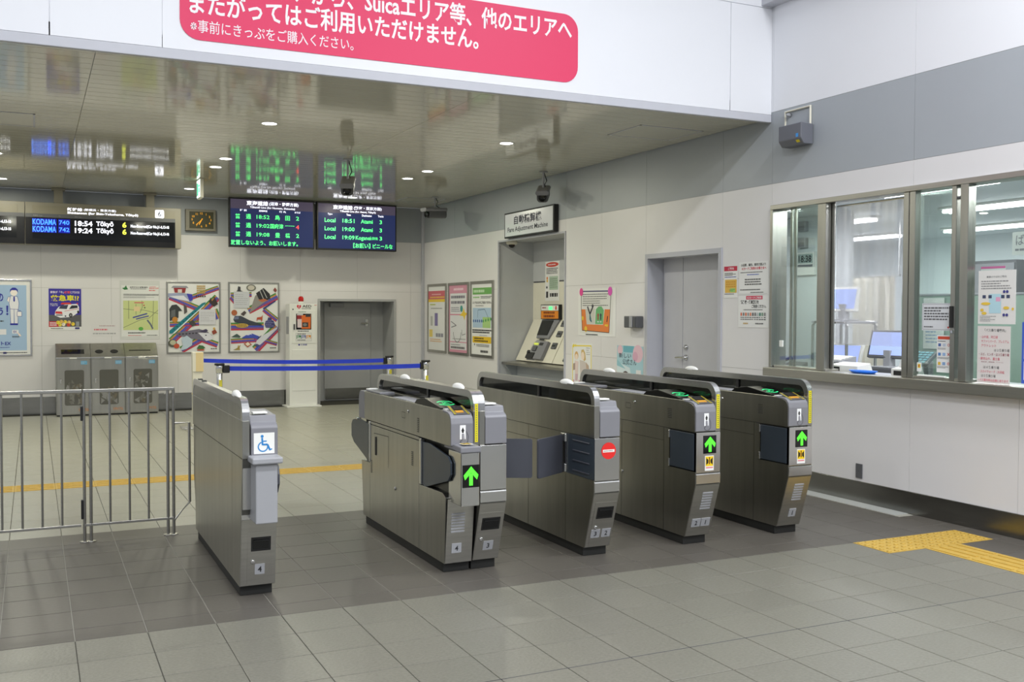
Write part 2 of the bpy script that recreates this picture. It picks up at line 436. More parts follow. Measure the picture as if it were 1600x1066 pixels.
# right wall -------------------------------------------------------
DOOR2 = (-8.785, 0, -7.51, 2.045); ALC = (-12.43, 0, -10.51, 2.41); WIN = (-6.83, .95, -1.6, 2.365)
vc = [0, .95, 1.755, 2.55, 3.16, 4.05, 5.2]
uc = [-15.32, -14.0, -12.43, -10.51, -9.68, -8.785, -7.51, -6.83, -5.3, -4.41, -3.5, -2.6, -1.6, -.5]
wr = panel_wall('wall_right', FXW(XR), uc, vc, [DOOR2, ALC, WIN], lambda v: 'band' if abs(v-2.55) < .01 else ('fascia' if v > 3 else 'wall'), None)
FR = FXW(XR)
b = B()
for r in subtract((-15.32, 0, -.5, .16), [DOOR2, ALC]): b.fbox(FR, r[0], r[2], r[1], r[3], .001, .016, 'base', .002)
struct(b.build('baseboard_right', None, (XR, 7, 0)))
b = B(); b.fbox(FR, -6.86, -.5, 4.05, 4.16, 0, .12, 'fasciatrim', .004); struct(b.build('trim_1', None, (XR, 3, 4.05)))
# back wall
DOOR1 = (3.98, 0, 5.247, 1.637)
FB = FY(YB)
wb = panel_wall('wall_back', FB, [XL, -1.7, -.79, .11, 1.01, 1.91, 2.81, 3.71, 4.61, 5.5, XR], [0, .95, 1.755, 2.55, ZC], [DOOR1], lambda v: 'band' if abs(v-2.55) < .01 else 'wall', None)
b = B()
for r in subtract((XL, 0, XR-.02, .245), [(3.96, 0, 5.27, 1)]): b.fbox(FB, r[0], r[2], r[1], r[3], .001, .016, 'base', .002)
struct(b.build('baseboard_back', None, (1, YB, 0)))
b = B(); b.box(XR-.045, XR-.001, YB-.045, YB-.001, .0, ZC-.01, 'doorf', .004); struct(b.build('trim_2', None, (XR, YB, 0)))

# soffit of boards
cb = B(); cb.box(XL, XR-.001, YF, YB-.001, ZC+.012, ZC+.12, 'ceilback'); ceil = struct(cb.build('ceiling', None, (0, YF, ZC)))
HOLES = [(4.86, 7.57, 5.54, 8.13), (-.75, 9.45, .035, 10.1), (4.92, 13.85, 5.52, 14.4)]
y = YF+.04
while y < YB-.02:
    y1 = min(y+.155, YB-.012); b = B()
    for xa, xb in ((XL, .38), (.38, 3.1), (3.1, XR-.012)):
        b.box(xa+.0012, xb-.0012, y+.0025, y1-.0025, ZC, ZC+.014, 'plank', .0015)
    b.build('ceiling_plank', ceil); y += .155
for h in HOLES:
    b = B(); t = .014
    for u0, u1, v0, v1 in ((h[0], h[2], h[1], h[1]+t), (h[0], h[2], h[3]-t, h[3]), (h[0], h[0]+t, h[1], h[3]), (h[2]-t, h[2], h[1], h[3])):
        b.box(u0, u1, v0, v1, ZC-.004, ZC+.002, 'doorf')
    b.box(h[0]+t, h[2]-t, h[1]+t, h[3]-t, ZC-.002, ZC+.002, 'plank')
    b.build('access_hatch', ceil)
# fascia above the soffit edge
b = B(); b.box(XL, XR-.001, YF, YF+.1, ZC-.0, 5.2, 'fascia'); wf = struct(b.build('wall_front', None, (1, YF, ZC)))
b = B(); b.box(XL, XR-.002, YF-.012, YF+.03, ZC-.03, ZC+.035, 'fasciatrim', .004); struct(b.build('trim_3', None, (1, YF, ZC)))
for xa, xb in ((XL, .105), (.111, .767), (5.283, XR-.002)):
    part('fascia_panel', wf, 'box', xa+.002, xb, YF-.008, YF, ZC+.037, 4.035, 'fascia')
part('fascia_panel', wf, 'box', XL, XR-.002, YF-.008, YF, 4.041, 5.2, 'fascia')
part('fascia_panel', wf, 'box', .771, 5.279, YF-.006, YF, ZC+.037, 4.035, 'fascia')

# service door in the back wall recess
d1 = sroot('door_1', (4.6, YB, 0))
def jambs(root, fr, u0, u1, v1, depth, m, w=.045, lip=.012):
    b = B()
    for a, c in ((u0, u0+w*.8), (u1-w*.8, u1)): b.fbox(fr, a+.001, c, 0, v1-w*.8-.0005, -depth, lip, m)
    b.fbox(fr, u0+.001, u1-.001, v1-w*.8, v1-.001, -depth, lip, m)
    return b.build('frame', root)
jambs(d1, FB, DOOR1[0], DOOR1[2], DOOR1[3], .55, 'door2')
b = B(); b.box(4.0, 5.23, YB+.55, YB+.6, 0, 1.64, 'door2'); b.build('back_panel', d1)
lf = part('door_leaf', d1, 'box', 4.22, 4.99, YB+.525, YB+.55, .01, 1.58, 'door2', .003)
part('door_closer', d1, 'box', 4.30, 4.53, YB+.45, YB+.525, 1.51, 1.575, 'greyl', .006)
b = B(); b.box(4.9, 4.95, YB+.51, YB+.526, 1.20, 1.32, 'steelb', .003); b.tube([(4.925, YB+.515, 1.25), (4.925, YB+.47, 1.25), (4.82, YB+.47, 1.25)], .011, 'steelb'); b.build('handle', lf)
part('kick_plate', lf, 'box', 4.23, 4.98, YB+.521, YB+.526, .02, .2, 'base')

# double door in the right wall
d2 = sroot('door_2', (XR, -DOOR2[0]-.6, 0))
jambs(d2, FR, DOOR2[0], DOOR2[2], DOOR2[3], .19, 'doorf', .06)
FD = FXW(5.90)
l1 = part('door_leaf', d2, 'fbox', FD, -8.73, -8.385, .005, 2.0, -.045, 0, 'door', .003)
l2 = part('door_leaf', d2, 'fbox', FD, -8.378, -7.56, .005, 2.0, -.045, 0, 'door', .003)
b = B(); b.lathe(FD.p(-8.315, 1.10, 0), [(.027, 0), (.027, .012), (.012, .014), (.012, .03), (0, .03)], 'chrome', 16, (-1, 0, 0)); b.build('lock', l2)
b = B(); b.lathe(FD.p(-8.315, .997, 0), [(.03, 0), (.03, .01), (.012, .012), (.012, .05), (0, .05)], 'chrome', 16, (-1, 0, 0))
b.tube([FD.p(-8.315, .997, .045), FD.p(-8.36, .997, .05), FD.p(-8.43, .992, .05)], .010, 'chrome'); b.build('handle', l2)
part('back_panel', d2, 'fbox', FD, -8.785, -7.51, 0, 2.045, -.08, -.06, 'joint')

# alcove for the fare machines
b = B(); b.box(XR+.012, 6.29, 12.422, 12.50, 0, 2.40, 'alcove'); struct(b.build('wall_alcove_left', None, (XR, 12.43, 0)))
b = B(); b.box(XR+.012, 6.29, 10.44, 10.518, 0, 2.40, 'alcove'); struct(b.build('wall_alcove_right', None, (XR, 10.5, 0)))
b = B(); b.box(6.25, 6.30, 10.44, 12.5, 0, 1.845, 'cream'); b.box(6.25, 6.30, 10.44, 12.5, 1.865, 2.40, 'alcove'); b.box(6.256, 6.30, 10.44, 12.5, 1.845, 1.865, 'greyd'); struct(b.build('wall_alcove_back', None, (6.25, 11.5, 0)))
b = B(); b.box(XR+.012, 6.29, 10.44, 12.5, 2.402, 2.46, 'alcove'); struct(b.build('ceiling_alcove', None, (6, 11.5, 2.41)))
b = B()
for u0, u1, v0, v1 in ((-12.429, -12.405, 0, 2.384), (-10.535, -10.511, 0, 2.384), (-12.429, -10.511, 2.385, 2.409)): b.fbox(FR, u0, u1, v0, v1, -.01, .012, 'doorf', .002)
struct(b.build('trim_4', None, (XR, 11.5, 0)))
b = B(); b.prism([Vec((5.765, 12.40, .768)), Vec((5.765, 12.40, .735)), Vec((6.0, 12.40, .735)), Vec((6.246, 12.40, .735)), Vec((6.246, 12.40, .785))], (0, -1.86, 0), 'steelh', .002); ct = tag(b.build('alcove_counter', None, (6, 11.5, .75)), 'steel shelf under the fare machines in the alcove', 'counter')
b = B(); b.prism([Vec((5.80, 12.40, .734)), Vec((5.93, 12.40, .55)), Vec((6.24, 12.40, .55)), Vec((6.24, 12.40, .734))], (0, -.03, 0), 'band'); b.build('bracket', ct)
b = B(); b.box(5.98, 6.0, 10.52, 12.38, .02, .73, 'band'); b.build('apron_panel', ct)

# ticket window ------------------------------------------------------
w1 = sroot('window_1', (XR, 5, .95))
def wbox(name, y1, y0, z0, z1, n0, n1, m, bev=.003, parent=None): return part(name, parent or w1, 'fbox', FR, -y1, -y0, z0, z1, n0, n1, m, bev)
wbox('frame_head', 6.83, 1.6, 2.325, 2.365, -.14, .02, 'steelh')
wbox('frame_post', 6.83, 6.797, .985, 2.325, -.14, .02, 'steel')
wbox('sill', 6.84, 1.6, .905, .982, -.14, .075, 'steelh', .004)
wbox('sill_track', 6.79, 6.165, .982, 1.0, -.14, .0, 'steelh')
wbox('sill_track', 5.385, 4.82, .982, 1.0, -.14, .0, 'steelh')
wbox('stile', 6.27, 6.175, .985, 2.325, -.05, .005, 'steel')
wbox('stile', 6.20, 6.145, 1.0, 2.325, -.070, -.055, 'steel')
wbox('stile', 6.66, 6.638, .985, 2.325, -.070, -.055, 'steel', .002)
wbox('stile', 6.612, 6.588, .985, 2.325, -.070, -.055, 'steel', .002)
wbox('stile', 5.44, 5.39, .985, 2.325, -.070, -.055, 'steel')
wbox('stile', 5.385, 5.335, .985, 2.325, -.05, .005, 'steel')
wbox('stile', 5.329, 5.275, .985, 2.325, -.05, .005, 'steel')
wbox('stile', 4.96, 4.92, .985, 2.325, -.05, .005, 'steel', .003)
wbox('mullion', 4.875, 4.81, .985, 2.325, -.055, .02, 'steel')
wbox('pane', 6.797, 6.27, 1.0, 2.325, -.030, -.024, 'glass', 0)
wbox('pane', 6.64, 6.20, 1.0, 2.325, -.066, -.062, 'glass', 0)
wbox('pane', 5.275, 4.96, 1.0, 2.325, -.030, -.024, 'glass', 0)
wbox('pane', 5.39, 4.875, 1.0, 2.325, -.066, -.062, 'glass', 0)
wbox('pane', 4.81, 1.6, .985, 2.325, -.030, -.024, 'glass', 0)
wbox('latch', 6.73, 6.69, 1.16, 1.215, -.024, -.008, 'white', .003)
wbox('latch', 4.955, 4.935, 1.35, 1.50, -.02, .02, 'black', .003)
wbox('latch_catch', 4.945, 4.925, 1.31, 1.335, .0, .02, 'chrome', .003)
wbox('rail_stop', 4.95, 4.89, 2.235, 2.25, -.05, -.0, 'greyd', .002)
b = B(); b.tube([FR.p(-6.16, 2.30, -.1), FR.p(-5.7, 2.30, -.1), FR.p(-5.46, 2.30, -.1)], .008, 'steelb'); b.build('curtain_rail', w1)
# clear vinyl sheet hanging in the open bay
b = B(); k = b.mi('sheet'); n = 40; g = []
for i in range(n+1):
    u = -6.16+.70*i/n; col = []
    for j in range(9):
        z = 2.30-1.10*j/8
        col.append(b.bm.verts.new(FR.p(u, z, -.10+.0012*math.sin(i*1.3+j*.3)*(1-.5*j/8)+.004*math.sin(i*.37+j*.12+1))))
    g.append(col)
for i in range(n):
    for j in range(8):
        f = b.bm.faces.new((g[i][j], g[i+1][j], g[i+1][j+1], g[i][j+1])); f.material_index = k; f.smooth = True
tag(b.build('vinyl_sheet', None, (XR+.1, 5.7, 2.3)), 'clear crinkled vinyl sheet hanging in the open bay of the ticket window', 'curtain')

# office behind the window
def shell(name, *a):
    b = B(); b.box(*a); o = b.build(name, None, (a[0], a[2], a[4])); return struct(o)
shell('floor_office', XR+.12, 11.6, .5, 11.6, -.05, 0, 'offfloor')
shell('ceiling_office', XR+.12, 11.6, .5, 11.6, 2.5, 2.56, 'offwall')
shell('wall_office_far', 11.5, 11.6, .5, 11.6, 0, 2.5, 'offwall')
shell('wall_office_left', 6.31, 11.6, 11.5, 11.6, 0, 2.5, 'offwall')
shell('wall_office_right', XR+.12, 11.6, .5, .6, 0, 2.5, 'offwall')
shell('wall_office_partition', 7.66, 7.72, 7.93, 11.5, 0, 2.5, 'offwall')
FLN = ['tube light just inside the ticket window wall, above the phone', 'tube light just inside the ticket window wall, above the open bay', 'tube light just inside the ticket window wall, above the bus notices',
    'tube light seen through the open bay, above the curtain', 'tube light seen through the narrow pane, nearer one', 'tube light deep in the office seen through the open bay', 'tube light deep in the office behind the locker',
    'tube light deep in the office seen through the narrow pane', 'tube light seen through the wide right pane']
for (x, ya, yb_) in ((6.6, 7.5, 8.7), (6.6, 5.3, 6.5), (6.6, 3.1, 4.3), (8.2, 8.11, 9.31), (8.2, 6.01, 7.21), (10.2, 9.65, 10.85), (10.2, 7.75, 8.95), (10.2, 5.6, 6.8), (8.2, 3.6, 4.8)):  # first three are added, hidden by the window head, to brighten partition and counter
    t = thing('fluorescent_fitting', (x, (ya+yb_)/2, 2.5), FLN[len([o for o in SC.objects if o.name.startswith('fluorescent_fitting')])], 'lamp', 'tube lights in the ticket office')
    part('housing', t, 'box', x-.09, x+.09, ya, yb_, 2.475, 2.499, 'white', .004)
    for dx in (-.045, .045):
        b = B(); b.tube([(x+dx, ya+.03, 2.455), (x+dx, yb_-.03, 2.455)], .016, 'tube', 8); b.build('tube', t)
    area_light('tube_glow', (x, (ya+yb_)/2, 2.43), .2, 1.1, 26, (.97, .98, 1), parent=t)

# ------------------------------------------------------------------ ticket gates
YG, GL = 5.03, 1.70
def X(*pts): return [Vec(p) for p in pts]
def yz(x, pts): return [Vec((x, YG+y, z)) for y, z in pts]
def mirror(pts): return [(GL-y, z) for y, z in pts][::-1]
def yslope(z, kind):       # front face of the lower cabinet
    if kind == 'slope': return .11*(.395-z)/.34 if z < .395 else 0.
    return .10-.08*(z-.055)/.66
def front_plate(b, x0, x1, z0, z1, kind, t, m):
    ya, yb_ = yslope(z0, kind), yslope(z1, kind)
    fr = Frame((0, YG+ya, z0), (1, 0, 0), Vec((0, -(z1-z0), (yb_-ya))), Vec((0, yb_-ya, z1-z0)))
    L = math.hypot(yb_-ya, z1-z0)
    b.fbox(fr, x0, x1, 0, L, 0, t, m)
    return fr, L
def cabinet(root, x0, x1, kind, left=True, right=True, notch=None):
    """lower body z .055 - .715 with its skin panels"""
    if kind == 'slope':
        half = [(.11, .055), (.0, .395), (0, .715)]
    else:
        half = [(yslope(.055, kind), .055), (yslope(.715, kind), .715)]
    rear = mirror([(.11, .055), (.0, .395), (0, .715)])
    part('cabinet_core', root, 'prism', yz(x0+.004, half+rear), (x1-x0-.008, 0, 0), 'steeld')
    part('plinth', root, 'box', x0+.008, x1-.008, YG+.135, YG+GL-.135, 0, .055, 'rubber', .002)
    for xs_, sd, on in ((x0, 1, left), (x1, -1, right)):
        if not on: continue
        nm = notch if sd == 1 else None
        f = half[::-1]         # top to bottom on the front edge
        if nm:                 # cut out where the gate flap folds away
            ya, yb_, za, zb = nm
            ft = [(yslope(.715, kind), .715)] if zb < .715 else []
            prof = [(.34, .055), (.34, .712)]
            if yb_ < .34: prof = [(.34, .055), (.34, .712), (yb_, .712), (yb_, za), (yslope(za, kind), za)]
            low = [(yslope(z, kind), z) for z in ((.395, .055) if kind == 'slope' else (.055,))]
            prof += low
        else:
            prof = [(.34, .055), (.34, .712)] + [(y, min(z, .712)) for y, z in f]
        part('side_panel', root, 'prism', yz(xs_, prof), (.004*sd, 0, 0), 'steel')
        part('side_panel', root, 'prism', yz(xs_, [(.344, .055), (.85, .055), (.85, .628), (.344, .628)]), (.004*sd, 0, 0), 'steel')
        part('side_panel', root, 'prism', yz(xs_, [(.344, .632), (.85, .632), (.85, .712), (.344, .712)]), (.004*sd, 0, 0), 'steel')
        part('side_panel', root, 'prism', yz(xs_, [(.854, .055), (GL-.344, .055), (GL-.344, .628), (.854, .628)]), (.004*sd, 0, 0), 'steel')
        part('side_panel', root, 'prism', yz(xs_, [(.854, .632), (GL-.344, .632), (GL-.344, .712), (.854, .712)]), (.004*sd, 0, 0), 'steel')
        part('side_panel', root, 'prism', yz(xs_, [(GL-.34, .712), (GL-.34, .055)]+mirror([(.11, .055), (0, .395), (0, .712)])), (.004*sd, 0, 0), 'steel')
def front_skin(root, x0, x1, kind='slope', m='steelh', upper=True):
    if kind == 'slope':
        b = B(); front_plate(b, x0+.003, x1-.003, .058, .392, kind, .003, m); b.build('lower_cover', root)
        b = B(); b.prism([Vec((x0+.002, YG+.001, .398)), Vec((x0+.002, YG-.006, .40)), Vec((x0+.002, YG-.006, .455)), Vec((x0+.002, YG+.001, .462))], (x1-x0-.004, 0, 0), 'steelb'); b.build('bumper_strip', root)
        if upper: part('front_cover', root, 'box', x0+.002, x1-.002, YG-.004, YG+.001, .467, .714, 'steelb', .0015)
    else:
        b = B(); front_plate(b, x0+.003, x1-.003, .058, .40, kind, .003, m); b.build('lower_cover', root)
def label_plate(root, s, x0, x1, z0, z1, kind='slope'):
    b = B(); fr, L = front_plate(b, x0, x1, z0, z1, kind, .0064, 'greyl')
    w = x1-x0
    put_text(b, fr, s, x0+w*.28, L*.22, x1-w*.28, L*.76, (40, 40, 42), .0070, .02, True)
    b.build('number_plate', root)
def louvres(root, x0, x1, z0, z1, kind='slope', n=7):
    for i in range(n):
        z = z0+(z1-z0)*(i+.5)/n
        b = B(); front_plate(b, x0, x1, z-.0045, z+.0045, kind, .0065, 'greyl'); b.build('louvre', root)
def coin_door(root, x0, x1, kind='slope'):
    b = B(); fr, L = front_plate(b, x0, x1, .062, .338, kind, .0045, 'steelh'); dr = b.build('cover_door', root)
    b = B(); xa = x0+(x1-x0)*.14; xb = x1-(x1-x0)*.10
    fr, L = front_plate(b, xa, xb, .236, .308, kind, .006, 'black')
    b.fbox(fr, xa+.01, xb-.01, .012, L-.012, .006, .0075, 'glossblack'); b.fbox(fr, xa+.012, xb-.012, L-.02, L-.014, .0075, .012, 'black')
    b.build('return_slot', dr)
    fr = Frame((x0+.028, YG+yslope(.182, kind)-.004, .182), (1, 0, 0), (0, -1, -.32), (0, -.32, 1))
    b = B(); b.lathe(fr.o, [(.011, 0), (.011, .006), (.006, .007), (0, .007)], 'chrome', 14, fr.N); b.build('lock', dr)
def arrow_panel(root, x0, x1, z0, z1, y):
    fr = FY(y); b = B(); b.fbox(fr, x0, x1, z0, z1, 0, .004, 'glossblack'); a = b.build('arrow_display', root)
    cx = (x0+x1)/2; w = (x1-x0); h = z1-z0; b = B()
    b.poly(fr, [(cx-w*.11, z0+h*.09), (cx+w*.11, z0+h*.09), (cx+w*.11, z0+h*.62), (cx-w*.11, z0+h*.62)], .0048, 'arrow')
    for sd in (-1, 1):
        b.poly(fr, [(cx, z1-h*.06), (cx, z1-h*.34), (cx+sd*w*.36, z1-h*.66), (cx+sd*w*.44, z1-h*.45)], .0049, 'arrow')
    b.build('green_arrow', a)
def warn_sticker(root, x0, x1, z0, z1, fr, note=True):
    b = B(); b.fbox(fr, x0, x1, z0, z1, .004, .0046, 'paper'); w = x1-x0
    zz = z0+(z1-z0)*(.30 if note else .12); zt = z1-(z1-z0)*.05
    b.rect(fr, x0+w*.06, zz, x1-w*.06, zt, .0049, (236, 200, 20))
    cx = (x0+x1)/2; h = zt-zz
    for sd in (-1, 1): b.poly(fr, [(cx+sd*w*.36, zz+h*.12), (cx+sd*w*.36, zt-h*.12), (cx+sd*w*.12, zt-h*.35), (cx+sd*w*.12, zz+h*.35)], .0052, (20, 20, 20))
    b.rect(fr, cx-w*.07, zz+h*.2, cx+w*.07, zz+h*.75, .0053, (120, 60, 10)); b.disc(fr, cx, zt-h*.16, w*.08, .0053, (120, 60, 10), 10)
    if note: b.rect(fr, x0+w*.1, z0+(z1-z0)*.16, x1-w*.1, z0+(z1-z0)*.24, .0049, (220, 120, 120))
    b.build('warning_sticker', root)
def rail(root, x0, x1, glassy=True, strip=False):
    """rounded hand rail with the smoked band under it"""
    def path(o, r, zlo):
        p = [(o, zlo), (o, .93)]
        for i in range(1, 9):
            a = math.pi*(1-i/16); p.append((o+r+r*math.cos(a), 1.015-o-r+r*math.sin(a)))
        return p+[(GL-y, z) for y, z in p[::-1]]
    O = path(0, .085, .905); I = path(.038, .055, .905)
    b = B()
    for i in range(len(O)-1):
        if i == len(O)//2-1 and False: continue
        q = [O[i], O[i+1], I[i+1], I[i]]
        b.prism(yz(x0, q), (x1-x0, 0, 0), 'steel' if .1 < q[0][0] < 1.6 else 'steelb')
    b.build('hand_rail', root)
    if glassy:
        part('smoked_panel', root, 'prism', yz(x0+(x1-x0)*.5-.003, I), (.006, 0, 0), 'smoke')
        part('divider', root, 'box', x0+.008, x1-.008, YG+.72, YG+.745, .905, .978, 'black')
    else:
        part('rail_infill', root, 'prism', yz(x0+.002, I), (x1-x0-.004, 0, 0), 'steel')
    part('upper_panel', root, 'prism', yz(x0, [(0, .716), (GL, .716), (GL, .905), (0, .905)]), (x1-x0, 0, 0), 'steel', .002)
    for k in range(3):
        u = x0+(x1-x0)*(k+.5)/3
    if strip:
        b = B(); fr = FY(YG); b.fbox(fr, x0+.008, x1-.008, .735, .945, 0, .002, (222, 208, 30))
        for i in range(16): b.rect(fr, x0+.014, .742+.0125*i, x1-.014, .748+.0125*i, .0024, (110, 120, 60))
        b.build('yellow_strip', root)
def dome(root, x, y):
    b = B(); bm = bmesh.new(); bmesh.ops.create_uvsphere(bm, u_segments=18, v_segments=10, radius=1)
    for v in bm.verts: v.co = Vec((x+v.co.x*.021, y+v.co.y*.082, 1.011+max(v.co.z, -.05)*.029))
    b.merge(bm, 'white', True); b.build('sensor_dome', root)
def head_ic(root, x0, x1):
    """ticket slot, card reader and flat top of an entrance head"""
    prof = [(-.006, .722), (-.006, .84), (.002, .872), (.02, .892), (.05, .902), (.12, .906), (.12, .896), (.053, .892), (.027, .882), (.013, .865), (.007, .84), (.007, .722)]
    part('ticket_head', root, 'prism', yz(x0-.003, prof), (x1-x0, 0, 0), 'grey', .002)
    part('upper_body', root, 'prism', yz(x0, [(.008, .716), (GL-.12, .716), (GL-.12, .904), (.13, .904), (.054, .891), (.028, .881), (.014, .864), (.008, .84)]), (x1-x0, 0, 0), 'steel', .003)
    rp = [(-.0, .716), (0, .85), (.012, .885), (.04, .904), (.12, .904), (.12, .716)]
    part('rear_head', root, 'prism', yz(x0-.002, mirror(rp)), (x1-x0, 0, 0), 'grey', .002)
    fr = FY(YG-.006); cx = (x0+x1)/2
    b = B(); w = .052
    b.poly(fr, [(cx-.017, .755), (cx+.017, .755), (cx+.017, .832), (cx-.017, .832)], .0008, (236, 236, 236))
    b.poly(fr, [(cx-.010, .800), (cx+.010, .800), (cx, .820)], .0012, (20, 20, 20)); b.disc(fr, cx, .795, .006, .0013, (20, 20, 20), 10)
    b.stroke(fr, [(cx-.004, .785), (cx-.004, .752), (cx-.016, .742), (cx-.006, .728), (cx+.014, .726), (cx+.030, .742), (cx+.032, .772), (cx+.02, .80)], .0032, .0014, (80, 80, 86))
    b.poly(fr, [(cx-.005, .786), (cx+.008, .786), (cx+.012, .755), (cx-.005, .755)], .0013, (150, 150, 156))
    b.build('ticket_symbol', root)
    # slot on top
    F = Frame((0, YG+.0, .905), (1, 0, 0), (0, 0, 1), (0, 1, 0))
    b = B(); xa, xb = x0+.020, x1-.014
    S2 = Frame((0, YG+.003, .880), (1, 0, 0), Vec((0, -.033, .10)), Vec((0, .10, .033)))
    b.fbox(S2, xa, xb, .012, .125, .004, .0075, 'greyd'); sl = b.build('ticket_slot', root)
    b = B(); b.fbox(S2, xa+.02, xb-.024, .06, .11, .0075, .016, 'black', .003); b.fbox(S2, xa+.02, xb-.03, .030, .055, .0075, .011, (206, 150, 50)); b.build('slot_mouth', sl)
    for u in (xa+.006, xb-.012):
        b = B(); b.fbox(S2, u, u+.008, .012, .125, .0075, .009, (225, 205, 30)); b.fbox(S2, u+.0025, u+.0055, .012, .125, .009, .0094, (25, 25, 25))
        b.build('yellow_guide', sl)
    part('note_label', root, 'fbox', F, x0+.02, x0+.085, .132, .170, .0, .0035, 'white')
    # reader wedge
    wd = [(.175, .904), (.175, .912), (.43, .948), (.56, .930), (.60, .904)]
    part('reader_panel', root, 'prism', yz(x0+.006, wd), (x1-x0-.010, 0, 0), 'readerblack', .002)
    R = Frame((0, YG+.175, .9125), (1, 0, 0), Vec((0, -.036, .255)), Vec((0, .255, .036)))
    cx = x0+.078; cy = .105; b = B()
    b.arc(R, cx, cy, .044, .053, .35, 2.6, .0006, 'ring', 14); b.arc(R, cx, cy, .044, .053, 3.5, 5.75, .0006, 'ring', 14)
    put_text(b, R, 'IC', cx-.018, cy-.019, cx+.018, cy+.019, 'ring', .0008, .01)
    b.build('reader_ring', root)
    # flat top towards the inner side
    b = B(); b.fbox(F, x0+.012, x1-.02, .64, 1.02, 0, .003, 'greyl'); b.build('top_plate', root)
    b = B(); b.fbox(F, x0+.02, x1-.03, 1.06, 1.22, 0, .003, 'glossblack'); b.build('display_window', root)
    b = B(); b.fbox(F, x0+.006, x1-.02, 1.26, 1.56, 0, .012, 'grey', .003); t = b.build('rear_reader', root)
    b = B(); b.fbox(F, x0+.02, x1-.035, 1.29, 1.48, .012, .0135, 'greyd'); b.build('reader_window', t)
    b = B(); b.fbox(F, x0+.02, x1-.04, 1.55, 1.60, .0, .016, 'white', .002); b.build('note_label', root)
    # small marks on the passage side
    b = B(); G = Frame((x0-.001, YG, 0), (0, -1, 0), (-1, 0, 0))
    b.stroke(G, [(-.80, .80), (-.74, .80), (-.74, .835), (-.80, .835), (-.80, .80)], .003, .001, (70, 70, 66)); b.build('seal_mark', root)
    b = B(); b.lathe(G.p(-.69, .848, 0), [(.010, 0), (.010, .004), (0, .004)], 'chrome', 12, (-1, 0, 0)); b.build('lock', root)
def head_grey(root, x0, x1):
    prof = [(-.004, .72), (-.004, .868), (.006, .880), (.030, .892), (.042, .926), (.30, .934), (.36, .905), (.36, .72)]
    part('exit_head', root, 'prism', yz(x0, prof), (x1-x0, 0, 0), 'grey', .004)
    b = B(); b.box(x0+.02, x1-.04, YG+.05, YG+.10, .932, .941, 'white', .002); b.build('note_label', root)
    part('upper_body', root, 'prism', yz(x0, [(.362, .716), (GL-.12, .716), (GL-.12, .904), (.362, .904)]), (x1-x0, 0, 0), 'steel', .003)
    part('rear_head', root, 'prism', yz(x0, [(GL-.12, .716), (GL, .716), (GL, .86), (GL-.05, .905), (GL-.12, .905)]), (x1-x0, 0, 0), 'grey', .002)
    F = Frame((0, YG, .904), (1, 0, 0), (0, 0, 1), (0, 1, 0))
    b = B(); b.fbox(F, x0+.012, x1-.012, .42, .62, 0, .004, 'greyd'); b.build('reader_window', root)
    b = B(); b.fbox(F, x0+.010, x1-.012, .80, 1.24, 0, .003, 'greyl'); b.build('top_plate', root)
    b = B(); b.fbox(F, x0+.010, x1-.012, 1.30, 1.52, 0, .02, 'glossblack', .003); b.build('reader_panel', root)
def flap_shut(root, x0, z0=.478, z1=.706):
    part('flap_well', root, 'box', x0+.004, x0+.03, YG+.004, YG+.302, .472, .711, 'black')
    f = part('gate_flap', root, 'box', x0-.0015, x0+.006, YG+.02, YG+.272, z0, z1, 'flapd', .002)
    part('hinge_plate', root, 'box', x0-.002, x0+.004, YG+.278, YG+.302, .472, .711, 'steel')
    for za in (.474, .655): part('hinge', root, 'box', x0-.010, x0+.004, YG+.272, YG+.284, za, za+.05, 'steelb', .003)
def hole_marks(root, x0):
    G = Frame((x0-.001, YG, 0), (0, -1, 0), (-1, 0, 0))
    b = B(); b.lathe(G.p(-.84, .36, 0), [(.011, 0), (.011, .004), (.005, .005), (0, .005)], 'chrome', 12, (-1, 0, 0)); b.build('lock', root)
    b = B()
    for i in range(6): b.rect(G, -.30-.002, .78+.011*i, -.255, .785+.011*i, .0005, (60, 60, 56))
    b.build('vent_slits', root)

def gate_entry(x0, x1, nums, label):
    g = thing('ticket_gate', (x0+.09, YG+GL/2, 0), label, 'ticket gate', 'row of automatic ticket gates')
    cabinet(g, x0, x1, 'slope', notch=(0, .304, .47, .714)); front_skin(g, x0, x1)
    head_ic(g, x0, x1-.036); rail(g, x1-.038, x1, True, True)
    arrow_panel(g, x0+.055, x0+.148, .584, .694, YG-.004)
    warn_sticker(g, x0+.066, x0+.132, .478, .570, FY(YG-.001))
    louvres(g, x0+.068, x0+.142, .228, .346)
    if len(nums) == 2: label_plate(g, nums[0], x0+.030, x0+.094, .118, .170); label_plate(g, nums[1], x0+.100, x0+.166, .118, .170)
    else: label_plate(g, nums[0], x0+.075, x0+.130, .118, .172)
    flap_shut(g, x0); hole_marks(g, x0); dome(g, x1-.019, 6.33)
    return g
gate_entry(3.645, 3.828, '21', 'stainless ticket gate with green arrow, number plates 2 and 1 on its foot')
gate_entry(4.368, 4.560, '1', 'stainless ticket gate with green arrow and a single plate 1, nearest the ticket window wall')

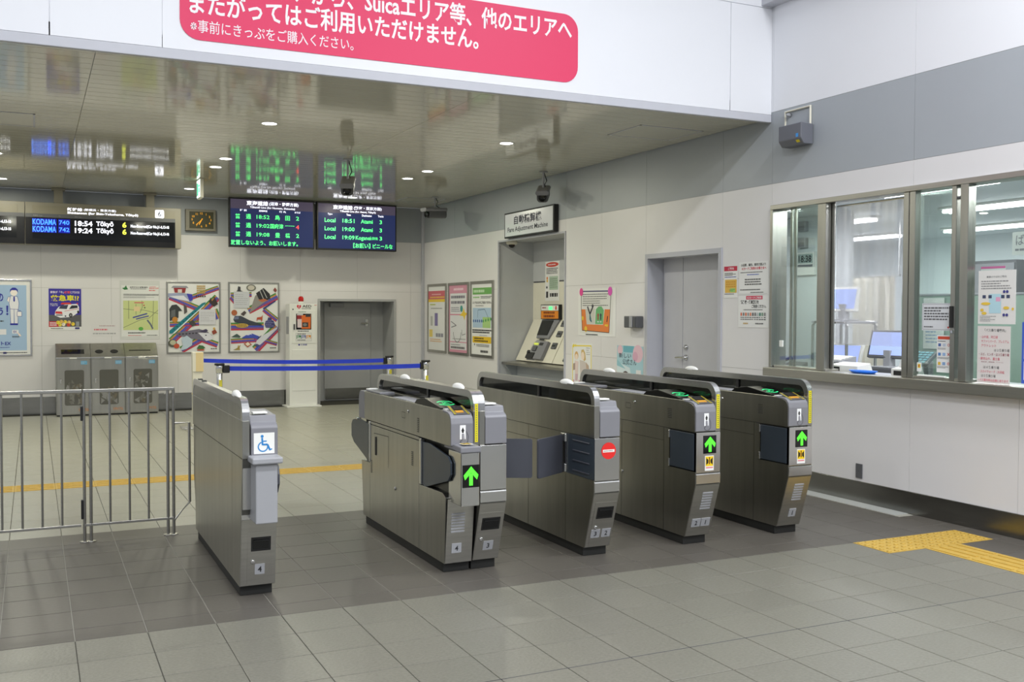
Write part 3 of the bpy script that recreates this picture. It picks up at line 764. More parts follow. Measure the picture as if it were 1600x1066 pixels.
# gate 3 | 2 : no entry, its flaps stand across the passage
g = thing('ticket_gate', (3.02, YG+GL/2, 0), 'ticket gate with red no entry disc and plates 3 and 2, flap across the passage', 'ticket gate', 'row of automatic ticket gates')
x0, x1 = 2.930, 3.102
cabinet(g, x0, x1, 'slope', notch=(0, .304, .47, .714)); front_skin(g, x0, x1); coin_door(g, x0+.022, x1-.006)
head_grey(g, x0+.038, x1); rail(g, x0, x0+.036, True); dome(g, x0+.018, 5.40)
label_plate(g, '3', x0+.026, x0+.086, .117, .169); label_plate(g, '2', x0+.098, x0+.158, .117, .169)
def no_entry(root, fr, cx, cz, r):
    b = B(); b.disc(fr, cx, cz, r, .0045, (222, 38, 36), 28); b.rect(fr, cx-r*.8, cz-r*.16, cx+r*.8, cz+r*.16, .005, (240, 236, 230))
    rows(b, fr, cx-r*.7, cz-r*.1, cx+r*.7, cz+r*.1, 1, (150, 120, 120), .0053, .5); b.build('no_entry_disc', root)
no_entry(g, FY(YG-.001), 3.025, .64, .049)
part('flap_well', g, 'box', x0-.001, x0+.03, YG+.004, YG+.32, .472, .711, 'flapd')
b = B()
for z in (.50, .56, .62, .68): b.box(x0-.006, x0, YG+.05, YG+.25, z-.004, z+.004, 'flap', .002)
b.build('well_ribs', g)
part('hinge_plate', g, 'box', x0-.006, x0+.002, YG+.322, YG+.344, .472, .711, 'steelb')
for za in (.474, .66): part('hinge', g, 'box', x0-.014, x0+.0, YG+.33, YG+.385, za, za+.05, 'steelb', .004)
def open_flap(root, pa, pb, za, zb):
    a, b_ = Vec((*pa, 0)), Vec((*pb, 0)); d = (b_-a).normalized(); nrm = Vec((d.y, -d.x, 0))
    fr = Frame(a, d, nrm); b = B(); L = (b_-a).length
    pts = rr(0, za, L, zb, .012, 3); b.prism([fr.p(u, v, -.006) for u, v in pts], nrm*.012, 'flap', 0); return b.build('gate_flap', root)
open_flap(g, (2.922, 5.40), (2.668, 5.235), .468, .70)
part('pivot', g, 'box', x0-.016, x0-.002, 5.385, 5.415, .47, .70, 'black', .003)

# gate 4 | 3 : double cabinet
g = thing('ticket_gate', (2.2, YG+GL/2, 0), 'wide double ticket gate with jutting arrow box, plates 4 and 3 on its foot', 'ticket gate', 'row of automatic ticket gates')
xa, xm, xb = 2.038, 2.203, 2.368
cabinet(g, xm+.002, xb, 'slope', left=False); front_skin(g, xm+.004, xb); coin_door(g, xm+.012, xb-.008)
# left half: straight foot, deep pocket with a long folded flap at each end
half = [(.10, .055), (.082, .43), (.135, .43), (.135, .715)]
rear = [(GL-y, z) for y, z in half[::-1]]
part('cabinet_core', g, 'prism', yz(xa+.05, half+rear), (xm-xa-.05, 0, 0), 'steeld')
part('plinth', g, 'box', xa+.008, xm-.002, YG+.135, YG+GL-.135, 0, .055, 'rubber', .002)
def pn(name, pts, m='steel', t=.05): return part(name, g, 'prism', yz(xa, pts), (t, 0, 0), m, .0015)
pn('side_panel', [(.10, .055), (.08, .425), (.13, .445), (.50, .435), (.50, .055)])
dp = pn('side_panel', [(.504, .055), (1.45, .055), (1.45, .69), (.504, .69)])
pn('side_panel', [(.504, .694), (1.45, .694), (1.45, .712), (.504, .712)])
pn('side_panel', [(1.454, .055), (GL-.10, .055), (GL-.06, .43), (1.454, .43)])
part('pocket_back', g, 'prism', yz(xa+.04, [(.10, .435), (.10, .712), (.50, .712), (.50, .435)]), (.012, 0, 0), 'steeld')
part('pocket_back', g, 'prism', yz(xa+.04, [(1.454, .435), (1.454, .712), (1.66, .712), (1.66, .435)]), (.012, 0, 0), 'steeld')
f = part('gate_flap', g, 'prism', yz(xa+.004, [(.455, .44), (.455, .69), (.34, .695), (.06, .655), (.02, .625), (.02, .56), (.06, .52), (.38, .44)]), (.012, 0, 0), 'flapd', .002)
f2 = part('gate_flap', g, 'prism', yz(xa-.008, [(1.46, .44), (1.46, .69), (1.70, .71), (1.83, .685), (1.86, .655), (1.86, .57), (1.80, .53)]), (.012, 0, 0), 'flapd', .002)
for yy in (.458, 1.44): part('hinge_plate', g, 'box', xa-.006, xa+.02, YG+yy, YG+yy+.03, .44, .71, 'steelb', .003)
b = B(); front_plate(b, xa+.003, xm-.004, .058, .418, 'straight', .003, 'steelh'); b.build('lower_cover', g)
louvres(g, xa+.028, xa+.108, .228, .344, 'straight'); label_plate(g, '4', xa+.038, xa+.096, .114, .168, 'straight')
# arrow box under its shelf
ab = part('arrow_box', g, 'box', 2.058, 2.166, 4.935, YG+.09, .403, .694, 'steelb', .006)
part('shelf', g, 'prism', [Vec((xa+.006, YG+.12, .70)), Vec((xa+.006, YG+.0, .70)), Vec((2.05, 4.925, .692)), Vec((2.17, 4.925, .692)), Vec((2.17, YG+.12, .70))], (0, 0, .034), 'grey', .006)
arrow_panel(g, 2.064, 2.161, .506, .627, 4.935)
STK = Frame((0, 0, .731), (1, 0, 0), (0, 0, 1), (0, 1, 0))
warn_sticker(g, 2.075, 2.135, 4.95, 5.01, STK, False)
head_ic(g, xa, xm-.035); head_grey(g, xm+.036, xb)
rail(g, xm-.034, xm-.0005, True, True); rail(g, xm+.0005, xm+.034, True)
dome(g, xm-.02, 6.19); dome(g, xm, 5.33)
label_plate(g, '3', 2.262, 2.322, .115, .168)
G = Frame((xa-.001, YG, 0), (0, -1, 0), (-1, 0, 0))
b = B(); b.stroke(G, [(-1.06, .45), (-1.06, .65), (-1.36, .64)], .004, .0008, (50, 50, 48)); b.fbox(G, -1.33, -1.31, .50, .62, 0, .004, 'black'); b.build('latch_door', g)
b = B(); b.lathe(G.p(-.93, .34, 0), [(.012, 0), (.012, .004), (.005, .006), (0, .006)], 'chrome', 12, (-1, 0, 0)); b.build('lock', g)
b = B()
for u, v in ((-.60, .53), (-1.40, .37), (-.50, .74)):
    for i in range(8): b.rect(G, u-.03, v+.011*i, u, v+.006+.011*i, .0006, (70, 70, 64))
b.build('vent_slits', g)
b = B(); b.box(xa-.02, xa+.01, YG+GL-.02, YG+GL+.03, .70, .712, 'steelb', .003); b.build('rear_hook', g)
open_flap(g, (2.372, 5.42), (2.655, 5.28), .468, .70)
part('pivot', g, 'box', xb, xb+.014, 5.405, 5.435, .47, .70, 'black', .003)

# gate 4 : the wheelchair lane post on the left
g = thing('ticket_gate', (1.02, YG+GL/2, 0), 'narrow ticket gate with a blue wheelchair sign, beside the barrier fence', 'ticket gate', 'row of automatic ticket gates')
x0, x1 = .930, 1.108
cabinet(g, x0, x1, 'straight', left=False)
LS = [(.10, .055), (.022, .712), (GL-.02, .712), (GL-.10, .055)]
part('side_panel', g, 'prism', yz(x0, [(.10, .055), (.022, .712), (.30, .712), (.30, .055)]), (.004, 0, 0), 'steel')
part('side_panel', g, 'prism', yz(x0, [(.303, .055), (.303, .712), (GL-.02, .712), (GL-.10, .055)]), (.004, 0, 0), 'steel')
rail(g, x0-.002, x0+.034, False); dome(g, x0+.016, 5.28)
b = B()
for yy in (1.30, 1.46): b.box(x0+.004, x0+.028, YG+yy, YG+yy+.05, 1.014, 1.022, 'black', .002)
b.build('rail_plug', g)
head_grey(g, x0+.040, x1-.006)
b = B(); b.box(x0+.002, x1-.002, YG+.055, YG+.1, .40, .455, 'steelb', .002); b.build('bumper_strip', g)
b = B(); front_plate(b, x0+.003, x1-.003, .058, .40, 'straight', .003, 'steelh'); b.build('lower_cover', g)
coin_door(g, x0+.034, x1-.014, 'straight'); label_plate(g, '4', 1.003, 1.052, .114, .168, 'straight')
part('front_cover', g, 'box', x0+.004, x1-.004, YG+.026, YG+.05, .457, .712, 'steelb', .002)
part('front_box', g, 'box', .974, 1.081, 4.935, YG+.06, .404, .700, 'greyl', .006)
part('shelf', g, 'box', .955, 1.104, 4.915, YG+.03, .700, .732, 'greyl', .007)
b = B(); fr = FY(YG-.004); b.fbox(fr, .983, 1.085, .738, .842, 0, .0012, 'white')
K = (40, 130, 195); q = lambda u, v: (.983+.102*u, .738+.104*v)
cx, cz = q(.40, .84); b.disc(fr, cx, cz, .0075, .002, K, 14)
b.stroke(fr, [q(.40, .76), q(.42, .42)], .009, .0018, K); b.stroke(fr, [q(.41, .60), q(.62, .60)], .006, .0020, K)
b.stroke(fr, [q(.41, .44), q(.66, .44), q(.78, .16)], .009, .0022, K); b.stroke(fr, [q(.76, .17), q(.88, .22)], .006, .0024, K)
cx, cz = q(.44, .34); b.arc(fr, cx, cz, .020, .026, math.radians(110), math.radians(365), .0021, K, 22)
b.build('wheelchair_sign', g)
part('gate_flap', g, 'prism', yz(x1+.004, [(.455, .45), (.455, .70), (.16, .69), (.08, .66), (.06, .62), (.06, .57), (.10, .52)]), (.014, 0, 0), 'flap', .002)
part('hinge_plate', g, 'box', x1-.004, x1+.012, YG+.458, YG+.488, .45, .70, 'steelb', .003)

# ------------------------------------------------------------------ overhead: lamps, cameras, signs
DL = [(1.905, 8.99, 'nearest the fascia, left of the two front ones'), (4.22, 8.99, 'nearest the fascia, right of the two front ones'),
      (1.915, 11.28, 'left pair above the green boards, nearer one'), (1.92, 11.98, 'left pair above the green boards, farther one'),
      (1.94, 14.28, 'beside the edge-on exit sign'), (-.34, 14.27, 'cut by the left edge of the picture'),
      (4.23, 11.20, 'right pair beyond the camera, nearer one'), (4.237, 11.92, 'right pair beyond the camera, farther one'),
      (4.23, 14.28, 'right above the right green board'),
      (-.34, 8.99, 'beyond the left picture edge, front one'), (-.34, 11.28, 'beyond the left picture edge, nearer of a pair'), (-.34, 11.98, 'beyond the left picture edge, farther of a pair'),
      (-2.6, 8.99, 'far left row, front one'), (-2.6, 11.6, 'far left row, middle one'), (-2.6, 14.27, 'far left row, rear one')]
for x, y, where in DL:
    t = thing('downlight', (x, y, ZC), 'round recessed downlight in the soffit, '+where, 'lamp', 'downlights in the soffit')
    b = B(); b.lathe((x, y, ZC), [(.062, -.002), (.078, -.004), (.078, .004), (.062, .004)], 'white', 24); b.build('trim_ring', t)
    b = B(); b.lathe((x, y, ZC-.0025), [(.063, 0), (.063, .004), (0, .004)], 'lampw', 24); b.build('diffuser', t)
    area_light('downlight_glow', (x, y, ZC-.012), .12, .12, DLP, DLC, parent=t, shape='DISK')

def cctv(loc, yaw, pitch, stem, label):
    x, y, z = loc
    t = thing('security_camera', (x, y, ZC), label, 'camera', 'ceiling cameras')
    b = B(); b.lathe((x, y, ZC-.012), [(.045, 0), (.05, .004), (.05, .012)], 'greyl', 18); b.build('ceiling_plate', t)
    b = B(); b.tube([(x, y, ZC-.01), (x, y, z+.06)], .012, 'greyl', 10); b.lathe((x, y, z+.03), [(.0, -.025), (.02, -.02), (.026, 0), (.02, .02), (0, .025)], 'greyd', 12); b.build('stem', t)
    d = Vec((math.sin(yaw)*math.cos(pitch), -math.cos(yaw)*math.cos(pitch), -math.sin(pitch)))
    sd = Vec((0, 0, 1)).cross(d).normalized(); up = d.cross(sd)
    F = Frame(Vec((x, y, z)), sd, d, up)
    b = B(); pts = rr(-.068, -.066, .068, .066, .04, 4); b.prism([F.p(u, v, -.16) for u, v in pts], d*.29, 'greyd', .004); bd = b.build('housing', t)
    b = B(); b.prism([F.p(u, v, -.17) for u, v in rr(-.078, .03, .078, .084, .024, 3)], d*.37, 'grey', .003); b.build('sun_hood', bd)
    b = B(); b.lathe(F.p(0, -.008, .13), [(.046, 0), (.046, .03), (.036, .031), (.033, .014), (0, .016)], 'glossblack', 18, d); b.build('lens', bd)
    b = B(); b.tube([(x+.01, y, ZC-.015), (x+.045, y, z+.17), (x+.02, y+.01, z+.12), F.p(.03, .03, -.16)], .006, 'black', 6); b.build('cable', t)
cctv((3.115, 10.7, 2.80), -.35, .35, 0, 'grey security camera on a short stem, in front of the right green board')
cctv((5.46, 10.6, 2.83), -.55, .30, 0, 'grey security camera on a stem just above the fare adjustment sign')
cctv((5.27, 13.65, 2.86), -1.35, .05, 0, 'grey security camera near the corner, seen from its side')
t = thing('dome_camera', (5.86, 12.3, 2.41), 'cream dome camera with a dark bubble under the alcove top', 'camera')
b = B(); b.lathe((5.86, 12.3, 2.41), [(.075, 0), (.075, -.045), (.06, -.055), (0, -.055)], 'cream', 20); b.build('base', t)
b = B(); b.lathe((5.86, 12.3, 2.355), [(.045, 0), (.04, -.022), (.024, -.04), (0, -.046)], 'glossblack', 18); b.build('bubble', t)

# exit sign seen edge-on
t = thing('exit_sign', (1.92, 13.2, ZC), 'small lit green and white exit sign seen edge-on under the soffit', 'sign')
part('housing', t, 'box', 1.905, 1.945, 13.05, 13.33, 2.86, ZC-.002, 'cream', .003)
FE = Frame((1.905, 0, 0), (0, -1, 0), (-1, 0, 0))
b = B(); b.fbox(FE, -13.32, -13.06, 2.875, 3.09, 0, .003, 'exitl'); fa = b.build('lit_face', t)
b = B(); b.rect(FE, -13.31, 2.90, -13.20, 3.06, .0035, 'exitg'); b.rect(FE, -13.17, 2.93, -13.08, 2.99, .0035, 'exitg')
b.poly(FE, [(-13.18, 3.03), (-13.11, 3.03), (-13.11, 3.07), (-13.07, 3.015), (-13.11, 2.97), (-13.11, 3.0), (-13.18, 3.0)], .0036, 'exitg'); b.build('pictogram', fa)

# pink notice banner on the fascia
F = FY(YF-.008)
t = thing('banner_sign', (2.3, YF, 3.2), 'large pink rounded sign with white Japanese lettering high on the white fascia', 'sign')
b = B(); b.prism([F.p(u, v, 0) for u, v in rr(.877, 3.214, 3.823, 3.735, .125, 8)], (0, -.003, 0), (230, 52, 100)); b.build('pink_board', t)
text(t, F, 'またがってはご利用いただけません。', .937, 3.375, 2.985, 3.532, (250, 244, 246), .0045, .022)
text(t, F, '※事前にきっぷをご購入ください。', .943, 3.262, 2.035, 3.346, (250, 240, 244), .0045, .004)
text(t, F, 'エリアから、Suicaエリア等、他のエリアへ', 1.36, 3.540, 3.768, 3.700, (250, 244, 246), .0045, .022)

# hanging train boards
def led_board(xa, xb, full):
    y = 14.95; F = FY(y)
    lab = 'long dark train board with blue and white lit lines and a number 6' if full else 'train board cut by the left edge, white lit text at its right end'
    t = thing('departure_board', ((xa+xb)/2, 15.05, 2.9), lab, 'departure board', 'hanging bullet train boards')
    part('housing', t, 'box', xa+.002, xb-.002, y, y+.20, 2.325, 2.893, 'brown', .004)
    part('name_panel', t, 'fbox', F, xa+.09, xb-.085, 2.742, 2.85, 0, .004, 'brown2', .001)
    part('glass_panel', t, 'fbox', F, xa+.004, xb-.082 if full else xb-.004, 2.332, 2.742, 0, .003, 'bdark')
    part('caption_strip', t, 'fbox', F, xa+.004, xb-.082 if full else xb-.004, 2.692, 2.742, .003, .005, 'greyd')
    sc = part('led_screen', t, 'fbox', F, xa+.09, xb-.10, 2.41, 2.69, .003, .006, 'glossblack')
    for bx in ((.33, 1.51) if full else (-1.6,)):
        b = B(); b.box(bx-.055, bx+.055, y+.05, y+.16, 2.893, ZC, 'brown'); b.box(bx-.085, bx+.085, y+.04, y+.17, ZC-.035, ZC-.001, 'brown', .004); b.build('hanger', t)
    return t, F, sc
t, F, sc = led_board(-.08, 1.918, True)
text(t, F, '新幹線', .438, 2.793, .625, 2.838, 'ledw', .0055, .02); text(t, F, '(新横浜・東京方面)', .645, 2.796, 1.055, 2.834, 'ledw', .0055, .01)
text(t, F, 'Shinkansen (for Shin-Yokohama, Tōkyō)', .438, 2.745, 1.343, 2.787, 'ledw', .0055, .02)
b = B(); b.prism([F.p(u, v, .004) for u, v in rr(1.568, 2.746, 1.684, 2.858, .014, 3)], (0, -.003, 0), 'ledw'); n6 = b.build('platform_number', t)
text(n6, F, '6', 1.602, 2.765, 1.650, 2.84, (20, 20, 24), .0078, .02)
for s_, u in (('列車名 Train', .02), ('行先', .33), ('時刻 Time', .53), ('行先 Destination', .80), ('のりば Track', 1.11)):
    text(t, F, s_, u, 2.703, u+.012*len(s_), 2.727, (150, 150, 150), .0055)
for k, (num, tm) in enumerate((('740', '18:54'), ('742', '19:24'))):
    dz = -.096*k
    b = B(); b.rect(F, .005, 2.586+dz, .305, 2.676+dz, .0065, 'bluedark'); b.rect(F, .325, 2.586+dz, .47, 2.676+dz, .0065, 'bluedark'); b.build('blue_field', sc)
    text(sc, F, 'KODAMA', .012, 2.592+dz, .298, 2.670+dz, 'ledb', .0075, .012); text(sc, F, num, .333, 2.602+dz, .462, 2.660+dz, 'ledb', .0075, .012)
    text(sc, F, tm, .530, 2.592+dz, .752, 2.663+dz, 'ledw', .0075, .025); text(sc, F, 'Tōkyō', .80, 2.582+dz, 1.02, 2.668+dz, 'ledw', .0075, .025)
    text(sc, F, '6', 1.135, 2.592+dz, 1.188, 2.668+dz, 'ledy', .0075, .03); text(sc, F, 'Non-Reserved(Car No.)1-6,13-16', 1.243, 2.588+dz, 1.752, 2.640+dz, 'ledw', .0075, .02)
t, F, sc = led_board(-2.08, -.082, False)
for k in range(2): text(sc, F, 'Non-Reserved(Car No.)1-6,13-16', -.757, 2.588-.096*k, -.248, 2.640-.096*k, 'ledw', .0075, .02)

def tv(xa, xb, label):
    y = 14.9; F = FY(y)
    t = thing('train_display', ((xa+xb)/2, 14.95, 2.4), label, 'departure screen', 'hanging flat train screens')
    part('housing', t, 'box', xa, xb, y, y+.08, 2.372, 3.088, 'black', .004)
    sc = part('screen', t, 'fbox', F, xa+.02, xb-.02, 2.395, 2.93, 0, .002, 'tvb'); part('header_band', t, 'fbox', F, xa+.02, xb-.02, 2.93, 3.066, 0, .002, 'tvh')
    part('hanger', t, 'box', (xa+xb)/2-.06, (xa+xb)/2+.06, y+.03, y+.07, 3.085, ZC, 'black')
    return t, F, sc
t, F, sc = tv(2.574, 3.820, 'left dark screen with green Japanese train times')
text(t, F, '東海道線', 2.823, 2.983, 3.135, 3.050, 'ledw', .003, .025); text(t, F, '(沼津・静岡方面)', 3.15, 2.985, 3.583, 3.045, 'ledw', .003, .02)
text(t, F, 'Tōkaidō Line (for Numazu, Shizuoka)', 2.872, 2.936, 3.53, 2.972, 'ledw', .003, .015)
for s_, u0, u1 in (('種 別', 2.727, 2.822), ('発車時刻', 3.0, 3.12), ('行 先', 3.297, 3.396), ('のりば', 3.524, 3.61)): text(sc, F, s_, u0, 2.893, u1, 2.922, 'ledw', .003, .015)
for k, (tm, d, n, c_) in enumerate((('18:52', ('島', '田'), '2', 'ledg'), ('19:02', None, '4', 'ledr'), ('19:08', ('豊', '橋'), '2', 'ledg'))):
    z = 2.783-.128*k
    for s_, u0, u1 in (('普', 2.660, 2.732), ('通', 2.813, 2.886)): text(sc, F, s_, u0, z, u1, z+.072, 'ledg', .003, .015)
    text(sc, F, tm, 2.966, z+.008, 3.154, z+.064, 'ledg', .003, .01)
    if d: text(sc, F, d[0], 3.236, z, 3.306, z+.072, 'ledg', .003, .015); text(sc, F, d[1], 3.386, z, 3.454, z+.068, 'ledg', .003, .015)
    else: text(sc, F, '国府津', 3.164, z, 3.356, z+.072, 'ledg', .003, .015); text(sc, F, '(御殿場線経由)', 3.36, z+.015, 3.523, z+.055, 'ledg', .003, .01)
    text(sc, F, n, 3.545, z+.006, 3.590, z+.064, c_, .003, .015)
text(sc, F, '放置しないよう、お願いします。', 2.596, 2.405, 3.572, 2.476, 'ledg', .003, .02)
t, F, sc = tv(3.862, 5.114, 'right dark screen with green English train times')
text(t, F, '東海道線', 4.108, 2.985, 4.41, 3.05, 'ledw', .003, .025); text(t, F, '(熱海・東京方面)', 4.43, 2.987, 4.873, 3.045, 'ledw', .003, .02)
text(t, F, 'Tōkaidō Line (for Atami, Tōkyō)', 4.213, 2.94, 4.777, 2.976, 'ledw', .003, .015)
for s_, u0, u1 in (('Type', 4.024, 4.096), ('Time', 4.314, 4.382), ('Destination', 4.559, 4.712), ('Tracks', 4.813, 4.902)): text(sc, F, s_, u0, 2.893, u1, 2.925, 'ledw', .003, .01)
for k, (tm, d) in enumerate((('18:51', 'Atami'), ('19:00', 'Atami'), ('19:09', 'Koganei'))):
    z = 2.788-.126*k
    text(sc, F, 'Local', 3.977, z, 4.144, z+.062, 'ledg', .003, .012); text(sc, F, tm, 4.252, z, 4.441, z+.06, 'ledg', .003, .01)
    if k < 2: text(sc, F, d, 4.541, z, 4.729, z+.062, 'ledg', .003, .012)
    else: text(sc, F, d, 4.46, z-.018, 4.70, z+.062, 'ledg', .003, .012); text(sc, F, '(沼津方面)', 4.71, z, 4.81, z+.05, 'ledg', .003, .01)
    text(sc, F, '3', 4.838, z, 4.878, z+.06, 'ledg', .003, .015)
text(sc, F, '【お願い】', 4.421, 2.41, 4.69, 2.485, 'ledg', .003, .02); text(sc, F, 'ビニールな', 4.73, 2.412, 5.05, 2.482, 'ledg', .003, .02)

# amber clock on the back wall band
t = thing('wall_clock', (2.23, YB, 2.61), 'dark rectangular wall clock with amber numerals beside the train board', 'clock')
part('case', t, 'box', 2.016, 2.445, 15.25, YB-.001, 2.612, 2.922, 'brown', .006)
F = FY(15.25); part('dial', t, 'fbox', F, 2.07, 2.41, 2.645, 2.89, 0, .003, 'clockf')
cx, cz = 2.24, 2.772; b = B()
for k in range(12):
    a = math.pi/2-math.pi/6*(k+1); put_text(b, F, str(k+1), cx+.132*math.cos(a)-.018, cz+.094*math.sin(a)-.016, cx+.132*math.cos(a)+.018, cz+.094*math.sin(a)+.016, 'amber', .004, .02, True)
b.build('numerals', t)
b = B(); b.stroke(F, [(cx+.012, cz+.02), (cx-.035, cz-.07)], .013, .0045, 'amber'); b.build('hour_hand', t)
b = B(); b.stroke(F, [(cx+.018, cz+.016), (cx-.075, cz-.075)], .009, .005, 'amber'); b.build('minute_hand', t)

# loudspeaker-like receiver box on the right wall band
t = thing('sensor_box', (5.66, 6.45, 2.83), 'grey boxy receiver with angled bottom on the grey band of the right wall', 'wall device')
b = B(); b.prism([Vec((5.712, 6.60, 2.98)), Vec((5.585, 6.60, 2.985)), Vec((5.585, 6.60, 2.86)), Vec((5.62, 6.60, 2.815)), Vec((5.712, 6.60, 2.815))], (0, -.27, 0), 'receiver', .006); bx = b.build('case', t)
b = B(); b.rect(FXW(5.585), -6.39, 2.87, -6.36, 2.90, .001, (70, 150, 220)); b.rect(Frame((5.60, 0, 2.84), (0, -1, 0), (-.045, 0, -.035), (-.035, 0, .045)), -6.40, -.012, -6.36, .012, .001, (220, 200, 40)); b.build('sticker', bx)
b = B()
b.tube([FR.p(-6.66, 2.88, .012), FR.p(-6.66, 3.128, .012), FR.p(-6.36, 3.128, .012), FR.p(-6.36, 2.86, .012)], .010, 'cream', 6); b.build('conduit', t)
b = B(); b.lathe(FR.p(-6.61, 3.095, 0), [(.016, 0), (.016, .03), (.008, .045), (0, .045)], 'greyl', 12, (-1, 0, 0)); b.build('clamp', t)

# fare adjustment sign
F = FXW(5.655)
t = thing('fare_sign', (5.69, 11.4, 2.4), 'white sign in a black frame lettered Fare Adjustment Machine over the alcove', 'sign')
part('housing', t, 'box', 5.655, XR-.002, 10.70, 12.10, 2.415, 2.745, 'black', .004); part('face', t, 'fbox', F, -12.075, -10.725, 2.435, 2.725, 0, .002, mat('sign_face', S(214, 216, 220), .18, noise=.01))
text(t, F, '自動精算機', -11.80, 2.575, -11.02, 2.69, (40, 40, 60), .003, .02)
text(t, F, 'Fare Adjustment Machine', -11.99, 2.468, -10.85, 2.55, (46, 46, 62), .003, .014)

# ------------------------------------------------------------------ back wall: posters, bins, AED
class Art:
    """flat print on a sheet: coordinates 0..1 across and up the sheet"""
    def __init__(s, fr, u0, v0, u1, v1, n=.0):
        s.fr, s.u0, s.v0, s.w, s.h, s.n, s.b, s.k = fr, u0, v0, u1-u0, v1-v0, n, B(), 0
    def n_(s): s.k += 1; return s.n+.0004+.00012*s.k
    def q(s, x, y): return (s.u0+s.w*x, s.v0+s.h*y)
    def poly(s, c, *pts): s.b.poly(s.fr, [s.q(*p) for p in pts], s.n_(), c)
    def rect(s, c, x0, y0, x1, y1): s.poly(c, (x0, y0), (x1, y0), (x1, y1), (x0, y1))
    def disc(s, c, x, y, r, ry=None): u, v = s.q(x, y); s.b.disc(s.fr, u, v, r*s.w, s.n_(), c, 18, (ry or r)*s.w)
    def line(s, c, w, *pts): s.b.stroke(s.fr, [s.q(*p) for p in pts], w*s.w, s.n_(), c)
    def arc(s, c, x, y, r0, r1, a0, a1): u, v = s.q(x, y); s.b.arc(s.fr, u, v, r0*s.w, r1*s.w, math.radians(a0), math.radians(a1), s.n_(), c)
    def text(s, c, t, x0, y0, x1, y1, bold=.01):
        u, v = s.q(x0, y0); u1, v1 = s.q(x1, y1); put_text(s.b, s.fr, t, u, v, u1, v1, c, s.n_(), bold)
    def rows(s, c, x0, y0, x1, y1, k, fill=.5):
        u, v = s.q(x0, y0); u1, v1 = s.q(x1, y1); rows(s.b, s.fr, u, v, u1, v1, k, c, s.n_(), fill, random.Random(int(x0*991+y0*577+k)))
    def done(s, parent, name='print'): return s.b.build(name, parent)
def framed(name, fr, u0, v0, u1, v1, label, cat='poster', group=None, fw=.022, sheet='paper', fm='steelb'):
    t = thing(name, fr.p((u0+u1)/2, v0, 0), label, cat, group)
    b = B()
    for a, b_, c, d in ((u0, u1, v0, v0+fw), (u0, u1, v1-fw, v1), (u0, u0+fw, v0+fw, v1-fw), (u1-fw, u1, v0+fw, v1-fw)): b.fbox(fr, a, b_, c, d, .0015, .022, fm, .002)
    b.build('frame', t); part('sheet', t, 'fbox', fr, u0+fw*.9, u1-fw*.9, v0+fw*.9, v1-fw*.9, .0015, .012, sheet)
    return t, Art(fr, u0+fw, v0+fw, u1-fw, v1-fw, .012)
def pinned(name, fr, u0, v0, u1, v1, label, cat='notice', sheet='paper', group=None, n=.0015):
    t = thing(name, fr.p((u0+u1)/2, v0, 0), label, cat, group)
    part('sheet', t, 'fbox', fr, u0, u1, v0, v1, n, n+.0012, sheet)
    return t, Art(fr, u0, v0, u1, v1, n+.0012)
GRN, ORG, BLU, PUR, REDD, WHT, INK, NAVY = (70, 140, 62), (206, 140, 80), (62, 84, 196), (118, 84, 150), (196, 52, 70), (236, 236, 240), (50, 50, 54), (40, 48, 160)

# blue rail-pass poster cut by the picture's left edge
t, a = framed('framed_poster', FB, -.85, .815, -.008, 1.862, 'light blue framed poster with a man in a white suit, at the left edge', group='posters on the back wall', fm='steelb')
a.rect((168, 196, 226), .03, .055, .945, .945)
a.poly(WHT, (.70, .42), (.745, .42), (.75, .61), (.755, .61), (.76, .42), (.81, .42), (.825, .70), (.805, .79), (.70, .80), (.675, .70), (.69, .62))
a.line(NAVY, .006, (.69, .62), (.675, .70), (.70, .80), (.805, .79), (.83, .70), (.815, .60)); a.line(NAVY, .006, (.70, .42), (.69, .62), (.81, .615), (.81, .42)); a.line(NAVY, .006, (.752, .42), (.752, .62))
a.poly(NAVY, (.745, .79), (.765, .79), (.768, .73), (.755, .715), (.742, .73)); a.rect(NAVY, .69, .40, .81, .425)
a.disc((248, 240, 232), .752, .845, .055, .062); a.poly(NAVY, (.69, .84), (.695, .885), (.73, .91), (.775, .91), (.81, .885), (.815, .84), (.79, .875), (.715, .875))
a.rect((250, 246, 244), .80, .52, .87, .585); a.line(NAVY, .006, (.80, .52), (.87, .52), (.87, .585), (.80, .585), (.80, .52)); a.line(NAVY, .006, (.82, .585), (.825, .60), (.845, .60), (.85, .585))
a.poly((248, 240, 232), (.645, .74), (.67, .79), (.69, .78), (.675, .71)); a.line(NAVY, .005, (.645, .74), (.67, .79), (.69, .78))
a.text(NAVY, '！', .632, .535, .665, .665, .03); a.text(NAVY, 'の', .50, .72, .59, .83, .03); a.text(NAVY, 'う', .50, .53, .585, .64, .03)
a.rect(WHT, .72, .285, .82, .335); a.text(NAVY, 'EX', .74, .295, .79, .325, .02); a.poly((248, 228, 214), (.79, .31), (.84, .28), (.86, .25), (.83, .25), (.80, .29))
a.rect(WHT, .53, .27, .63, .345); a.rows(INK, .72, .23, .89, .255, 2); a.rows(INK, .54, .44, .60, .47, 1)
a.text(NAVY, 'スマートEX', .30, .125, .70, .178, .02); a.rows(NAVY, .30, .09, .72, .105, 1); a.rows(INK, .45, .015, .95, .035, 1); a.rect((40, 40, 110), .58, .01, .63, .035)
a.done(t)

